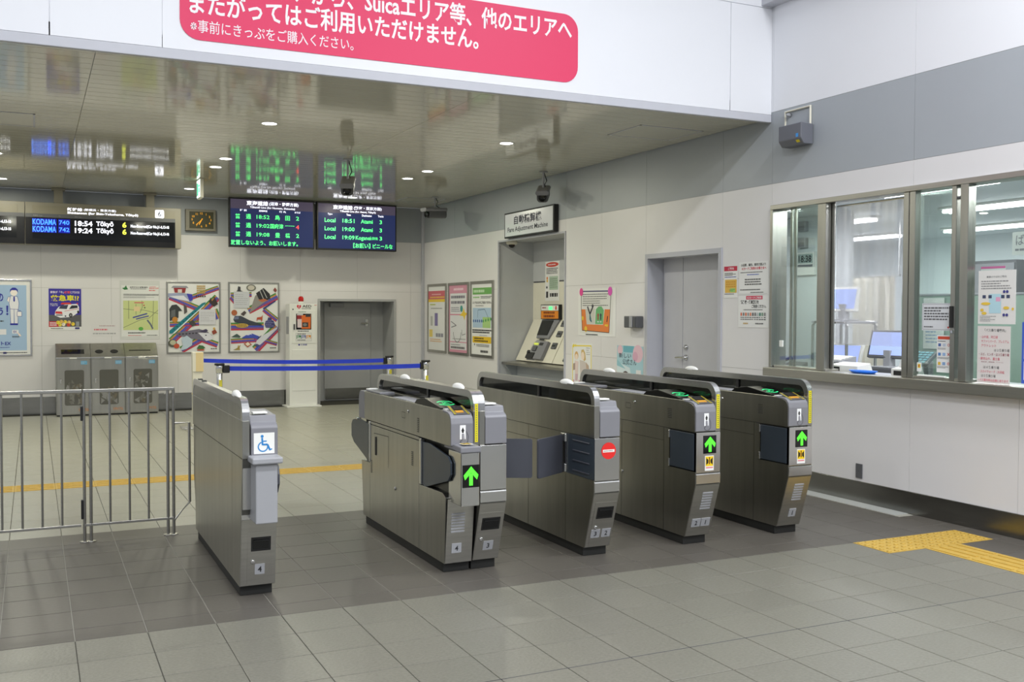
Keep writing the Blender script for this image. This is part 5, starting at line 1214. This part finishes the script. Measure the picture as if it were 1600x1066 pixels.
# fare machines in the alcove
vv = Vec((.28, 0, .558)).normalized(); nn = Vec((-vv.z, 0, vv.x)); MS = Frame((5.97, 0, .787), (0, -1, 0), nn, vv)
def fare_machine(ya, yb_, label):
    t = thing('fare_machine', (6.1, (ya+yb_)/2, .785), label, 'fare machine', 'fare adjustment machines'); g_ = .003
    part('cabinet', t, 'prism', [Vec((5.97, ya-g_, .788)), Vec((6.244, ya-g_, 1.345)), Vec((6.244, ya-g_, .788))], (0, -(ya-yb_)+2*g_, 0), 'cream', .004)
    y0 = ya-(.30 if ya > 12 else .29)
    b = B(); b.fbox(FXW(6.245), -y0, -(y0-.52), 1.35, 1.545, 0, .045, 'black', .003); hd = b.build('status_display', t)
    b = B(); b.fbox(FXW(6.1999), -y0+.015, -(y0-.505), 1.358, 1.46, 0, .002, (232, 140, 30)); b.fbox(FXW(6.1999), -y0+.015, -(y0-.505), 1.465, 1.535, 0, .002, 'white'); b.fbox(FXW(6.1979), -y0+.24, -(y0-.34), 1.475, 1.52, 0, .001, 'ledg'); b.fbox(FXW(6.1979), -y0+.42, -(y0-.46), 1.475, 1.525, 0, .001, (206, 60, 50))
    rows(b, FXW(6.1979), -y0+.09, 1.42, -(y0-.44), 1.455, 1, (130, 60, 10), .001, .8); rows(b, FXW(6.1979), -y0+.09, 1.37, -(y0-.40), 1.41, 1, (130, 60, 10), .001, .8); rows(b, FXW(6.1979), -y0+.05, 1.485, -(y0-.22), 1.52, 1, (150, 90, 90), .001, .5); b.build('caption', hd)
    b = B(); b.prism([MS.p(-y0, .612, 0), MS.p(-y0+.07, .335, 0), MS.p(-y0+.42, .335, 0), MS.p(-y0+.50, .612, 0)], nn*.03, 'grey', .006); co = b.build('console', t)
    b = B(); b.prism([MS.p(-y0+.04, .595, .031), MS.p(-y0+.07, .375, .031), MS.p(-y0+.365, .378, .031), MS.p(-y0+.36, .597, .031)], nn*.004, 'glossblack'); b.build('touch_screen', co)
    # cash niche with rounded top
    b = B(); b.prism([MS.p(u-y0, v, .001) for u, v in [(.02, .02), (.01, .20), (.03, .27), (.07, .31), (.12, .32), (.26, .30), (.26, .02)]], nn*.004, 'greyl'); ni = b.build('cash_niche', t)
    b = B(); b.fbox(MS, -y0+.03, -y0+.24, .03, .12, .005, .045, 'black', .006); b.fbox(MS, -y0+.05, -y0+.11, .10, .14, .045, .06, 'black', .004); b.build('coin_tray', ni)
    b = B(); b.fbox(MS, -y0+.07, -y0+.18, .24, .268, .005, .02, 'lit', .002); b.build('lit_slot', ni)
    b = B(); b.fbox(MS, -y0+.09, -y0+.20, .15, .22, .005, .03, 'greyd', .004); b.build('bill_mouth', ni)
    b = B(); b.fbox(MS, -y0+.275, -y0+(.50 if ya > 12 else .48), .025, .285, .001, .05, 'grey', .006); tb = b.build('ticket_block', t)
    b = B(); b.fbox(MS, -y0+.30, -y0+.40, .22, .26, .05, .054, 'black', .002); b.build('slot', tb)
    b = B(); b.fbox(MS, -y0+.20, -y0+.34, .30, .325, .0305, .034, 'black', .002); b.build('card_slot', co)
    for v in ((.20, .37, .52) if ya > 12 else (.20,)):
        if ya < 12: break
        b = B(); b.fbox(MS, -y0+.58, -y0+.70, v, v+.085, .001, .02, 'greyd', .004); rc = b.build('receipt_slot', t)
        b = B(); b.fbox(MS, -y0+.60, -y0+.68, v+.03, v+.055, .02, .024, 'black', .002); b.build('slot', rc)
fare_machine(12.395, 11.34, 'cream fare machine in the alcove with its whole screen showing')
fare_machine(11.33, 10.545, 'cream fare machine half hidden behind the right edge of the alcove')
t, a = pinned('alcove_notice', FXW(6.25), -12.06, 1.595, -11.66, 2.12, 'white notice with a red oval heading above the fare machine', 'notice')
a.disc((206, 70, 50), .5, .92, .45, .08); a.rows(WHT, .2, .90, .8, .94, 1, .6); a.rows(INK, .08, .68, .92, .84, 4, .5); a.rect((176, 196, 176), .30, .28, .92, .62); a.rows((120, 140, 120), .34, .32, .88, .58, 5, .4); a.disc((220, 120, 40), .15, .58, .05); a.disc((226, 190, 60), .15, .51, .05); a.rect(INK, .08, .08, .22, .24); a.rows(INK, .35, .1, .9, .2, 1, .9); a.rect(INK, .08, .32, .18, .37); a.done(t)

# children's drawings and slips by the door
t, a = pinned('crayon_drawing', FR, -10.20, 1.178, -9.37, 1.715, "child's drawing with an orange border and two pink corner tabs", 'drawing')
a.rect((226, 226, 222), .05, .05, .93, .93)
a.poly((228, 130, 62), (.09, .56), (.12, .11), (.84, .08), (.86, .56), (.72, .56), (.68, .24), (.24, .24), (.20, .56)); a.poly((206, 206, 196), (.20, .56), (.24, .24), (.46, .25), (.46, .58)); a.poly((112, 180, 120), (.47, .25), (.49, .56), (.56, .62), (.64, .62), (.70, .54), (.68, .25))
a.line((60, 60, 70), .03, (.26, .62), (.33, .46), (.42, .64)); a.line((60, 110, 120), .025, (.33, .46), (.33, .34), (.38, .30)); a.line((60, 110, 120), .02, (.33, .46), (.36, .34)); a.disc((50, 50, 60), .40, .63, .025)
for u, c in ((.55, (176, 60, 60)), (.62, (50, 60, 80))): a.disc(c, u, .44, .022); a.line(c, .03, (u, .43), (u, .34)); a.line(WHT, .012, (u-.02, .30), (u+.02, .30))
a.line((80, 40, 40), .02, (.80, .42), (.78, .30)); a.disc((240, 200, 60), .13, .37, .03); a.disc((240, 200, 60), .22, .14, .04); a.poly((240, 200, 60), (.72, .22), (.80, .20), (.82, .25), (.74, .25))
a.line((70, 70, 66), .008, (.09, .90), (.09, .60), (.12, .11), (.84, .08), (.88, .90)); a.line((60, 60, 110), .014, (.12, .945), (.82, .935)); a.rows((120, 120, 120), .13, .62, .85, .90, 6, .3); a.rows(INK, .22, .015, .72, .04, 1, .8)
a.disc((226, 70, 150), .09, .93, .05, .055); a.disc((226, 90, 190), .86, .93, .055, .06); a.done(t)
t, a = pinned('yellow_bow_card', FR, -10.35, .60, -9.87, 1.088, 'white card with a yellow ribbon border and a mother and child drawing', 'drawing')
a.line((236, 214, 70), .03, (.05, .02), (.05, .93), (.95, .95), (.95, .02)); a.poly((236, 214, 70), (.04, .94), (.12, .98), (.14, .94), (.22, .98), (.22, .90), (.14, .93), (.12, .89), (.04, .90))
a.poly((206, 176, 110), (.46, .70), (.48, .84), (.58, .86), (.66, .78), (.70, .62), (.62, .58), (.56, .62)); a.disc((240, 220, 200), .55, .70, .08, .10); a.disc((214, 170, 110), .24, .70, .09, .10); a.disc((240, 220, 200), .24, .67, .07, .07)
a.poly((206, 196, 190), (.40, .60), (.62, .58), (.80, .50), (.84, .38), (.70, .22), (.44, .20)); a.poly((190, 166, 146), (.70, .56), (.84, .48), (.86, .34), (.74, .26)); a.poly((226, 206, 200), (.16, .58), (.34, .56), (.32, .26), (.18, .26)); a.poly((170, 150, 140), (.08, .50), (.18, .52), (.18, .36), (.08, .34)); a.poly((206, 176, 186), (.18, .26), (.32, .26), (.30, .10), (.18, .10))
a.rows((120, 116, 110), .72, .72, .90, .92, 4, .2); a.text((206, 90, 130), 'しふぞ', .1, .03, .7, .12, .02); a.done(t)
t, a = pinned('cherry_poster', FR, -9.335, .70, -8.815, 1.09, 'pale blue hand-drawn poster with pink cherry blossom beside the double door', 'drawing')
a.rect((170, 206, 216), .0, .0, 1, 1); a.rect((110, 176, 190), .25, .82, .65, 1); a.disc((226, 190, 202), .80, .80, .19, .18); a.disc((216, 170, 190), .70, .72, .10); a.disc((226, 196, 206), .12, .88, .10, .10); a.poly((214, 228, 232), (.0, .55), (.5, .40), (.6, .0), (.0, .0)); a.poly((150, 196, 206), (.0, .62), (.0, .44), (.34, .36))
a.text((70, 84, 100), '新しい', .08, .66, .55, .80, .01); a.text((70, 84, 100), '公式さん', .22, .48, .75, .64, .01); a.disc((90, 80, 80), .34, .16, .13, .11); a.disc((240, 224, 214), .34, .08, .09); a.disc((96, 80, 84), .68, .08, .09, .08); a.rect((226, 226, 226), .74, .18, .92, .36); a.done(t)
t = thing('wall_intercom', (XR, 8.95, 1.28), 'small grey box with a lighter rib on the wall left of the double door', 'wall device')
part('case', t, 'fbox', FR, -9.07, -8.825, 1.285, 1.408, .001, .085, 'greyd', .008); part('rib', t, 'fbox', FR, -8.955, -8.90, 1.29, 1.405, .085, .094, 'greyl', .004); part('rib', t, 'fbox', FR, -8.86, -8.83, 1.30, 1.40, .085, .088, 'flap', .002)

t, a = pinned('red_heading_notice', FR, -7.478, 1.582, -7.285, 1.868, 'small notice with a red heading and an orange chart, right of the double door', 'notice')
a.rect((190, 30, 66), .0, .85, .98, 1.0); a.text(WHT, 'ご案内', .3, .885, .72, .965, .02); a.rows(INK, .05, .70, .97, .80, 3, .5); a.rows((70, 80, 170), .05, .64, .97, .68, 1, .6); a.rect((222, 180, 80), .08, .16, .95, .58); a.rect((150, 200, 110), .48, .18, .85, .30); a.rows((206, 150, 50), .15, .32, .9, .54, 3, .6); a.rows((90, 150, 90), .4, .2, .85, .28, 2, .4); a.rows(INK, .05, .1, .8, .14, 1); a.done(t)
t, a = pinned('card_users_notice', FR, -7.262, 1.606, -6.86, 1.898, 'white notice with bold black and red headings, beside the window frame, upper of two', 'notice')
a.text((60, 60, 60), '小田原、横浜、東京方面より', .06, .86, .90, .95, .03); a.text((206, 56, 76), 'ICカードご利用のお客さまへ', .1, .75, .92, .84, .03); a.rows((90, 90, 90), .05, .66, .88, .70, 1, .6); a.rows((90, 110, 190), .28, .59, .9, .63, 1, .7); a.rows((90, 90, 90), .2, .28, .8, .50, 3, .5); a.rows((90, 90, 90), .04, .13, .8, .18, 1, .6); a.rows((90, 90, 90), .4, .05, .86, .09, 1, .6); a.line((190, 190, 190), .006, (.02, .03), (.96, .03)); a.done(t)
t, a = pinned('fare_window_notice', FR, -7.268, 1.318, -6.855, 1.602, 'white notice with a pink heading and coloured card boxes, lower of two', 'notice')
a.rect((206, 60, 90), .26, .87, .80, .98); a.text(WHT, 'ICカードご利用', .30, .89, .76, .955, .02); a.text((60, 60, 60), '精算機・係員窓口を', .08, .73, .68, .85, .03); a.text((60, 60, 60), 'ご利用ください。', .45, .60, .92, .71, .03); a.rows((110, 110, 110), .18, .53, .84, .57, 1, .6)
for k, c in enumerate(((214, 110, 80), (120, 120, 120), (220, 110, 60), (150, 150, 150), (220, 130, 90), (100, 100, 104), (120, 120, 120), (190, 200, 200), (60, 130, 110), (120, 150, 130), (140, 140, 140))): a.rect(c, .08+.078*k, .36, .13+.078*k, .46); a.rows(INK, .075+.078*k, .22, .14+.078*k, .34, 2, .4)
a.rows((200, 170, 110), .18, .1, .42, .15, 1, .8); a.rows((110, 110, 110), .58, .1, .84, .15, 1, .8); a.done(t)
t = thing('outlet_cover', (XR, 5.783, .18), 'small blank grey cover plate low on the white wall above the baseboard', 'wall plate')
part('plate', t, 'fbox', FR, -5.817, -5.75, .182, .293, .001, .008, 'greyd', .003); b = B(); b.disc(FR, -5.783, .237, .004, .0086, (60, 60, 60), 8); b.build('screw', t)

# papers on the ticket window
GF = FXW(XR+.022)
t, a = pinned('window_note', GF, -5.222, 1.328, -4.968, 1.52, 'translucent note with five lines of print inside the narrow window pane', 'notice', sheet=(214, 216, 220))
a.line((120, 120, 124), .008, (.03, .04), (.97, .04), (.97, .97), (.03, .97), (.03, .04)); a.rows((90, 90, 94), .07, .36, .95, .88, 5, .5); a.rows((90, 90, 94), .07, .1, .4, .17, 1, .6); a.disc((200, 80, 80), .9, .12, .03); a.done(t)
t, a = pinned('card_rules_chart', GF, -5.088, 1.036, -4.962, 1.296, 'chart with an orange heading and three card rows marked circle or cross', 'notice')
a.rect((206, 76, 50), .06, .89, .94, .97); a.rows(INK, .06, .82, .9, .86, 1)
for k, (c1, c2, c3) in enumerate((((70, 100, 160), (190, 200, 216), 'o'), ((80, 130, 190), (150, 180, 220), 'x'), ((220, 180, 60), (130, 160, 200), 'o'))):
    y_ = .70-.25*k; a.rect(c1, .10, y_, .28, y_+.08); a.rect(c2, .40, y_, .60, y_+.08)
    if c3 == 'o': a.arc((206, 60, 60), .80, y_+.04, .05, .075, 0, 360)
    else: a.line((200, 40, 60), .03, (.72, y_), (.88, y_+.08)); a.line((200, 40, 60), .03, (.72, y_+.08), (.88, y_))
    a.rows((100, 100, 100), .06, y_-.09, .9, y_-.03, 2, .4)
a.done(t)
t, a = pinned('bus_stop_map', GF, -4.752, 1.380, -4.466, 1.735, 'taped bus stop map with yellow and blue boxes on the right pane', 'notice', sheet=(220, 218, 214))
a.text((130, 130, 130), '乗車のりばのご案内', .22, .86, .75, .90, .02); a.rows((130, 130, 130), .08, .64, .88, .82, 4, .4); a.rect((176, 210, 220), .30, .20, .62, .56); a.rect((220, 160, 190), .48, .42, .60, .50)
for u, v in ((.12, .48), (.28, .48), (.62, .48), (.76, .48)): a.rect((60, 70, 100), u, v, u+.09, v+.06)
for u, v, w_ in ((.08, .38, .26), (.06, .26, .1), (.10, .20, .14), (.68, .30, .16), (.90, .28, .06)): a.disc((226, 190, 70), u+w_/2, v, w_/2, .035)
for u, v in ((.70, .60), (.78, .60), (.70, .17), (.78, .17)): a.disc((60, 60, 130), u, v, .035)
a.rows((120, 120, 120), .06, .04, .5, .16, 4, .3); a.done(t)
t, a = pinned('bus_routes_list', GF, -4.752, .985, -4.500, 1.366, 'long curled bus routes list with pink and black lettering on the right pane', 'notice', sheet=(216, 210, 206))
a.text((110, 110, 110), '「バス乗り場案内」', .22, .90, .86, .955, .02)
z_ = .86
for s_, c, u0, u1 in (('・山中湖、河口湖', 1, .08, .62), ('サファリパーク、プレミアム', 1, .12, .96), ('アウトレット', 1, .12, .58), ('は２番乗り場', 0, .52, .98), ('・エピ、ヒンタ・は３番乗り場', 2, .06, .97), ('・駿河山々、富士急', 1, .06, .70), ('須走線、御殿場（ぐりん）', 2, .12, .80), ('は４番乗り場', 0, .2, .68), ('・スカイウォーク（大吊橋', 1, .06, .84), ('は５番乗り場', 0, .14, .58), ('・バス案内所は右側にあります', 1, .04, .96)):
    z_ -= .0755; a.text(((110, 110, 110), (214, 110, 124), (150, 80, 92))[c], s_, u0, z_, u1, z_+.05, .01)
a.done(t)
t, a = pinned('pink_edged_poster', FXW(XR+.09), -4.79, 1.47, -4.60, 1.765, 'poster with a bright pink edge behind the bus stop map', 'poster')
a.rect((230, 110, 170), 0, .95, 1, 1); a.rect((230, 130, 180), 0, 0, 1, .05); a.text((120, 120, 126), 'い', .02, .68, .22, .84, .01); a.text((120, 120, 126), 'ク', .02, .56, .22, .66, .01); a.rows((150, 150, 160), .3, .2, .9, .9, 8, .4); a.done(t)
t, a = pinned('small_pane_sticker', GF, -5.262, 1.032, -5.222, 1.096, 'tiny white sticker with a yellow mark low on the narrow pane', 'sticker')
a.rect((226, 206, 60), .2, .4, .8, .85); a.rect((200, 60, 60), .35, .5, .6, .75); a.done(t)
t, a = pinned('blue_edged_poster', GF, -4.415, 1.0, -4.10, 1.395, 'blue edged notice cut by the right edge of the picture, lower one', 'poster')
a.rect((60, 90, 190), 0, 0, 1, 1); a.rect(WHT, .05, .06, .96, .36); a.rect(WHT, .05, .40, .96, .66); a.rect(WHT, .05, .70, .96, .96); a.rows((90, 90, 100), .1, .72, .9, .92, 4, .4); a.rows((90, 90, 100), .1, .42, .9, .62, 4, .4); a.done(t)
t, a = pinned('navy_poster', GF, -4.40, 1.44, -4.10, 1.86, 'navy poster cut by the right edge of the picture, upper one', 'poster')
a.rect((44, 40, 110), 0, 0, 1, 1); a.rows(WHT, .1, .6, .9, .9, 3, .5); a.done(t)
t, a = pinned('hanging_slip', FXW(XR+.06), -4.53, 1.83, -4.30, 1.98, 'white slip with big kana high behind the right pane', 'notice')
a.text((150, 150, 156), 'ば', .12, .42, .38, .88, .01); a.rows((150, 150, 156), .1, .15, .9, .3, 1, .6); a.done(t)

# ------------------------------------------------------------------ in the office
t = thing('service_counter', (5.98, 4.5, 0), 'pale counter just inside the ticket window', 'counter')
part('top', t, 'box', 5.87, 6.35, 2.2, 6.79, .925, .955, 'greyl', .004); part('front_panel', t, 'box', 6.31, 6.33, 2.2, 6.79, .0, .925, 'offgreen')
t = thing('back_desk', (7.0, 6.6, 0), 'long desk behind the counter carrying the monitors', 'desk')
part('top', t, 'box', 6.42, 7.35, 5.2, 8.6, .80, .83, 'greyl', .004)
for u in (5.3, 6.9, 8.5): part('leg_panel', t, 'box', 6.58, 7.3, u-.012, u+.012, 0, .80, 'greyd')
t = thing('desk_screen_wall', (8.0, 7.0, 0), 'pale green low partition seen through the narrow pane', 'partition')
part('panel', t, 'box', 8.0, 8.04, 5.6, 7.55, .05, 1.62, 'offgreen', .004); part('cap', t, 'box', 7.99, 8.05, 5.6, 7.55, 1.62, 1.64, 'greyl', .003)
for u in (5.7, 7.45): part('foot', t, 'box', 7.85, 8.2, u-.02, u+.02, 0, .05, 'greyd')
# rack with monitors
def monitor(name, x, y, z, w, h, tilt, label, stand=True, yaw=0., scr='scr', group=None):
    t = thing(name, (x, y, z), label, 'monitor', group)
    U = Vec((math.sin(yaw), -math.cos(yaw), 0)); N0 = Vec((-math.cos(yaw), -math.sin(yaw), 0)); V = (Vec((0, 0, 1))*math.cos(tilt)-N0*math.sin(tilt)); N = N0*math.cos(tilt)+Vec((0, 0, 1))*math.sin(tilt)
    F = Frame(Vec((x, y, z+.09)), U, N, V)
    c = part('casing', t, 'fbox', F, -w/2, w/2, 0, h, -.04, 0, 'greyd' if stand == 2 else 'white', .006); part('screen', c, 'fbox', F, -w/2+.02, w/2-.02, .025, h-.02, .0, .002, scr)
    if stand:
        part('stand', t, 'box', x+.0, x+.07, y-.04, y+.04, z+.01, z+.16, 'greyl', .004); part('foot', t, 'box', x-.09, x+.13, y-.11, y+.11, z, z+.015, 'greyl', .004)
    return t
t = thing('terminal_rack', (7.0, 7.35, .83), 'bent tube rack holding two white terminals beside the open bay', 'rack')
for dx in (-.16, .2):
    b = B(); b.tube([(7.0+dx, 7.55, .83), (7.0+dx, 7.55, 1.33), (7.0+dx, 7.52, 1.36), (7.0+dx, 7.12, 1.36), (7.0+dx, 7.10, 1.33), (7.0+dx, 7.10, .83)], .014, 'steelb', 8); b.build('tube_frame', t)
part('shelf', t, 'box', 6.83, 7.22, 7.09, 7.56, 1.352, 1.372, 'greyl', .003)
monitor('terminal_monitor', 7.0, 7.33, .85, .36, .23, .35, 'white terminal with a blue screen on the lower level of the tube rack', yaw=.25)
monitor('terminal_monitor', 7.0, 7.34, 1.375, .30, .24, .25, 'white terminal with a pale screen on top of the tube rack', yaw=.25)
monitor('desk_monitor', 6.95, 6.72, .955, .42, .26, .28, 'dark framed monitor leaning back beside the window post', 2, yaw=.15)
t = thing('monitor_plinth', (6.99, 6.72, .83), 'grey box under the dark framed monitor', 'box'); part('body', t, 'box', 6.85, 7.15, 6.55, 6.89, .832, .953, 'greyd', .006); part('front_slot', t, 'box', 6.846, 6.852, 6.6, 6.84, .88, .90, 'black')
t = thing('receipt_printer', (6.62, 7.0, .83), 'grey keyboard and printer stack left of the dark monitor', 'printer')
part('lower_body', t, 'box', 6.48, 6.80, 6.82, 7.05, .832, .93, 'grey', .006); part('upper_body', t, 'box', 6.47, 6.79, 6.83, 7.04, .935, 1.00, 'greyl', .006)
kb = part('keyboard', t, 'prism', [Vec((6.46, 6.79, 1.005)), Vec((6.46, 6.79, 1.02)), Vec((6.66, 6.79, 1.06)), Vec((6.66, 6.79, 1.005))], (0, .29, 0), 'greyl', .003)
KF = Frame((6.47, 0, 1.024), (0, -1, 0), (-.196, 0, .98), (.98, 0, .196))
for i in range(4):
    for j in range(9): b = B(); b.fbox(KF, -7.07+.030*j, -7.045+.030*j, .012+.042*i, .044+.042*i, 0, .006, 'white', .002); b.build('key', kb)
t = thing('handset_keypad', (6.5, 5.92, .83), 'blue-green keypad terminal behind the narrow pane', 'terminal')
HF = Frame((6.46, 0, 1.04), (0, -1, 0), (-.6, 0, .8), (.8, 0, .6)); part('body', t, 'fbox', HF, -6.04, -5.84, 0, .17, -.03, 0, 'greyd', .006); part('pedestal', t, 'box', 6.56, 6.62, 5.9, 5.98, .832, 1.06, 'greyl', .004)
for i in range(5):
    for j in range(4): b = B(); b.fbox(HF, -6.03+.045*j, -5.995+.045*j, .012+.03*i, .034+.03*i, 0, .006, (120, 176, 190), .002); b.build('key', t)
def counter_box(y0, y1, label, slip):
    t = thing('receipt_box', (5.9, (y0+y1)/2, .955), label, 'printer')
    part('body', t, 'prism', [Vec((5.88, y1, .957)), Vec((5.88, y1, 1.03)), Vec((6.02, y1, 1.05)), Vec((6.06, y1, .957))], (0, y0-y1, 0), 'white', .006)
    part('dark_port', t, 'fbox', FXW(5.879), -y1+.03, -y1+.11, .965, 1.015, 0, .004, 'black', .003); b = B(); b.tube([(5.872, y1-.05, .975), (5.862, y1-.10, .966), (5.868, y1-.16, .961)], .005, 'black', 6); b.build('cable', t)
    if slip: b = B(); b.prism([Vec((5.95, y1-.0, 1.02)), Vec((5.95, y1-.03, 1.10)), Vec((5.95, y1-.10, 1.09)), Vec((5.95, y1-.11, 1.02))], (.03, 0, .0), 'paper', .002); b.fbox(FXW(5.949), -y1+.05, -y1+.075, 1.04, 1.075, 0, .001, (226, 170, 60)); b.build('paper_slip', t)
counter_box(5.985, 6.285, 'white receipt box on the counter left of the blue tray', False)
counter_box(5.47, 5.64, 'white receipt box with a paper slip, right of the blue tray', True)
t = thing('money_tray', (5.85, 5.90, .982), 'shallow bright blue money tray on the window counter', 'tray')
b = B(); b.lathe((0, 0, 0), [(0, .003), (.09, .003), (.12, .02), (.125, .02), (.095, 0), (0, 0)], mat('tray_blue', S(30, 110, 225), .35, noise=.02), 28)
for v in b.bm.verts: v.co = Vec((5.80+v.co.x*.55, 5.84+v.co.y*1.1, .984+v.co.z))
b.build('dish', t)
b = B(); b.fbox(FXW(XR+.01), -5.235, -4.995, 1.001, 1.012, 0, .02, 'white', .002); tag(b.build('paper_strip', None, (XR, 5.1, 1.0)), 'thin white paper strip lying in the sill track of the narrow pane', 'paper')
# curtain on its rail
t = thing('office_curtain', (8.2, 8.2, .3), 'beige pleated curtain hanging across the office', 'curtain')
b = B(); k = b.mi('curtain'); cols = []
for i in range(61):
    u = 7.88+.72*i/60*1.5; w_ = .035*math.sin(i*.85)+.012*math.sin(i*.31); cols.append([b.bm.verts.new((8.25+w_, u, z)) for z in (1.835, 1.3, .75, .02)])
for p_, q_ in zip(cols, cols[1:]):
    for j in range(3): f = b.bm.faces.new((p_[j], q_[j], q_[j+1], p_[j+1])); f.material_index = k; f.smooth = True
b.build('cloth', t)
b = B(); b.tube([(8.25, 7.80, 1.85), (8.25, 9.02, 1.85)], .014, 'steelb', 8); b.build('rail', t)
for u in (7.82,): b = B(); b.tube([(8.25, u, 1.85), (8.25, u, 2.44)], .008, 'steelb', 6); b.build('hanger', t)
t = thing('locker', (9.2, 7.2, 0), 'tall grey locker beyond the curtain', 'locker'); part('body', t, 'box', 9.0, 9.5, 7.0, 7.75, .0, 2.0, 'greyd', .006); part('door', t, 'box', 8.99, 9.0, 7.02, 7.73, .03, 1.97, 'grey', .003); part('handle', t, 'box', 8.97, 8.99, 7.1, 7.13, 1.0, 1.15, 'chrome', .003)
# digital wall clock and boxes on the white partition
PF = FXW(7.66)
t = thing('digital_clock', (7.65, 8.55, 1.86), 'white digital clock reading 18:38 on the office partition', 'clock')
part('case', t, 'fbox', PF, -8.70, -8.41, 1.86, 2.11, .001, .04, 'white', .006); lc = part('lcd', t, 'fbox', PF, -8.66, -8.43, 1.99, 2.09, .04, .042, (170, 184, 180)); text(lc, PF, '18:38', -8.645, 2.00, -8.445, 2.075, (40, 44, 48), .043, .02); part('lower_strip', t, 'fbox', PF, -8.66, -8.43, 1.95, 1.975, .04, .042, 'grey')
for z in (2.22, 2.40):
    t = thing('wall_box', (7.65, 8.6, z), 'small pale box on the partition above the digital clock, '+('lower one' if z < 2.3 else 'upper one'), 'wall device'); part('case', t, 'fbox', PF, -8.66, -8.54, z-.06, z+.05, .001, .05, 'greyl', .006); part('cover', t, 'fbox', PF, -8.65, -8.55, z-.05, z+.0, .05, .055, 'grey', .002)
t = thing('office_phone', (7.0, 8.0, .83), 'dark telephone behind the first pane', 'telephone')
part('body', t, 'prism', [Vec((6.88, 7.90, .832)), Vec((6.88, 7.90, .86)), Vec((7.1, 7.90, .95)), Vec((7.1, 7.90, .832))], (0, .26, 0), 'greyd', .006); b = B(); b.tube([(6.92, 8.12, .93), (6.96, 8.12, .955), (7.04, 8.12, .975), (7.08, 8.12, .97)], [.022, .016, .016, .022], 'black', 8); b.build('handset', t)
t = thing('notice_board', (8.0, 6.9, 1.1), 'blue-white document sheet pinned on the pale green partition', 'notice'); part('sheet', t, 'fbox', FXW(7.99), -7.25, -7.0, 1.1, 1.60, .0015, .004, 'white'); b = B(); rows(b, FXW(7.99), -7.22, 1.15, -7.03, 1.55, 12, (150, 170, 200), .0046, .4); b.build('print', t)
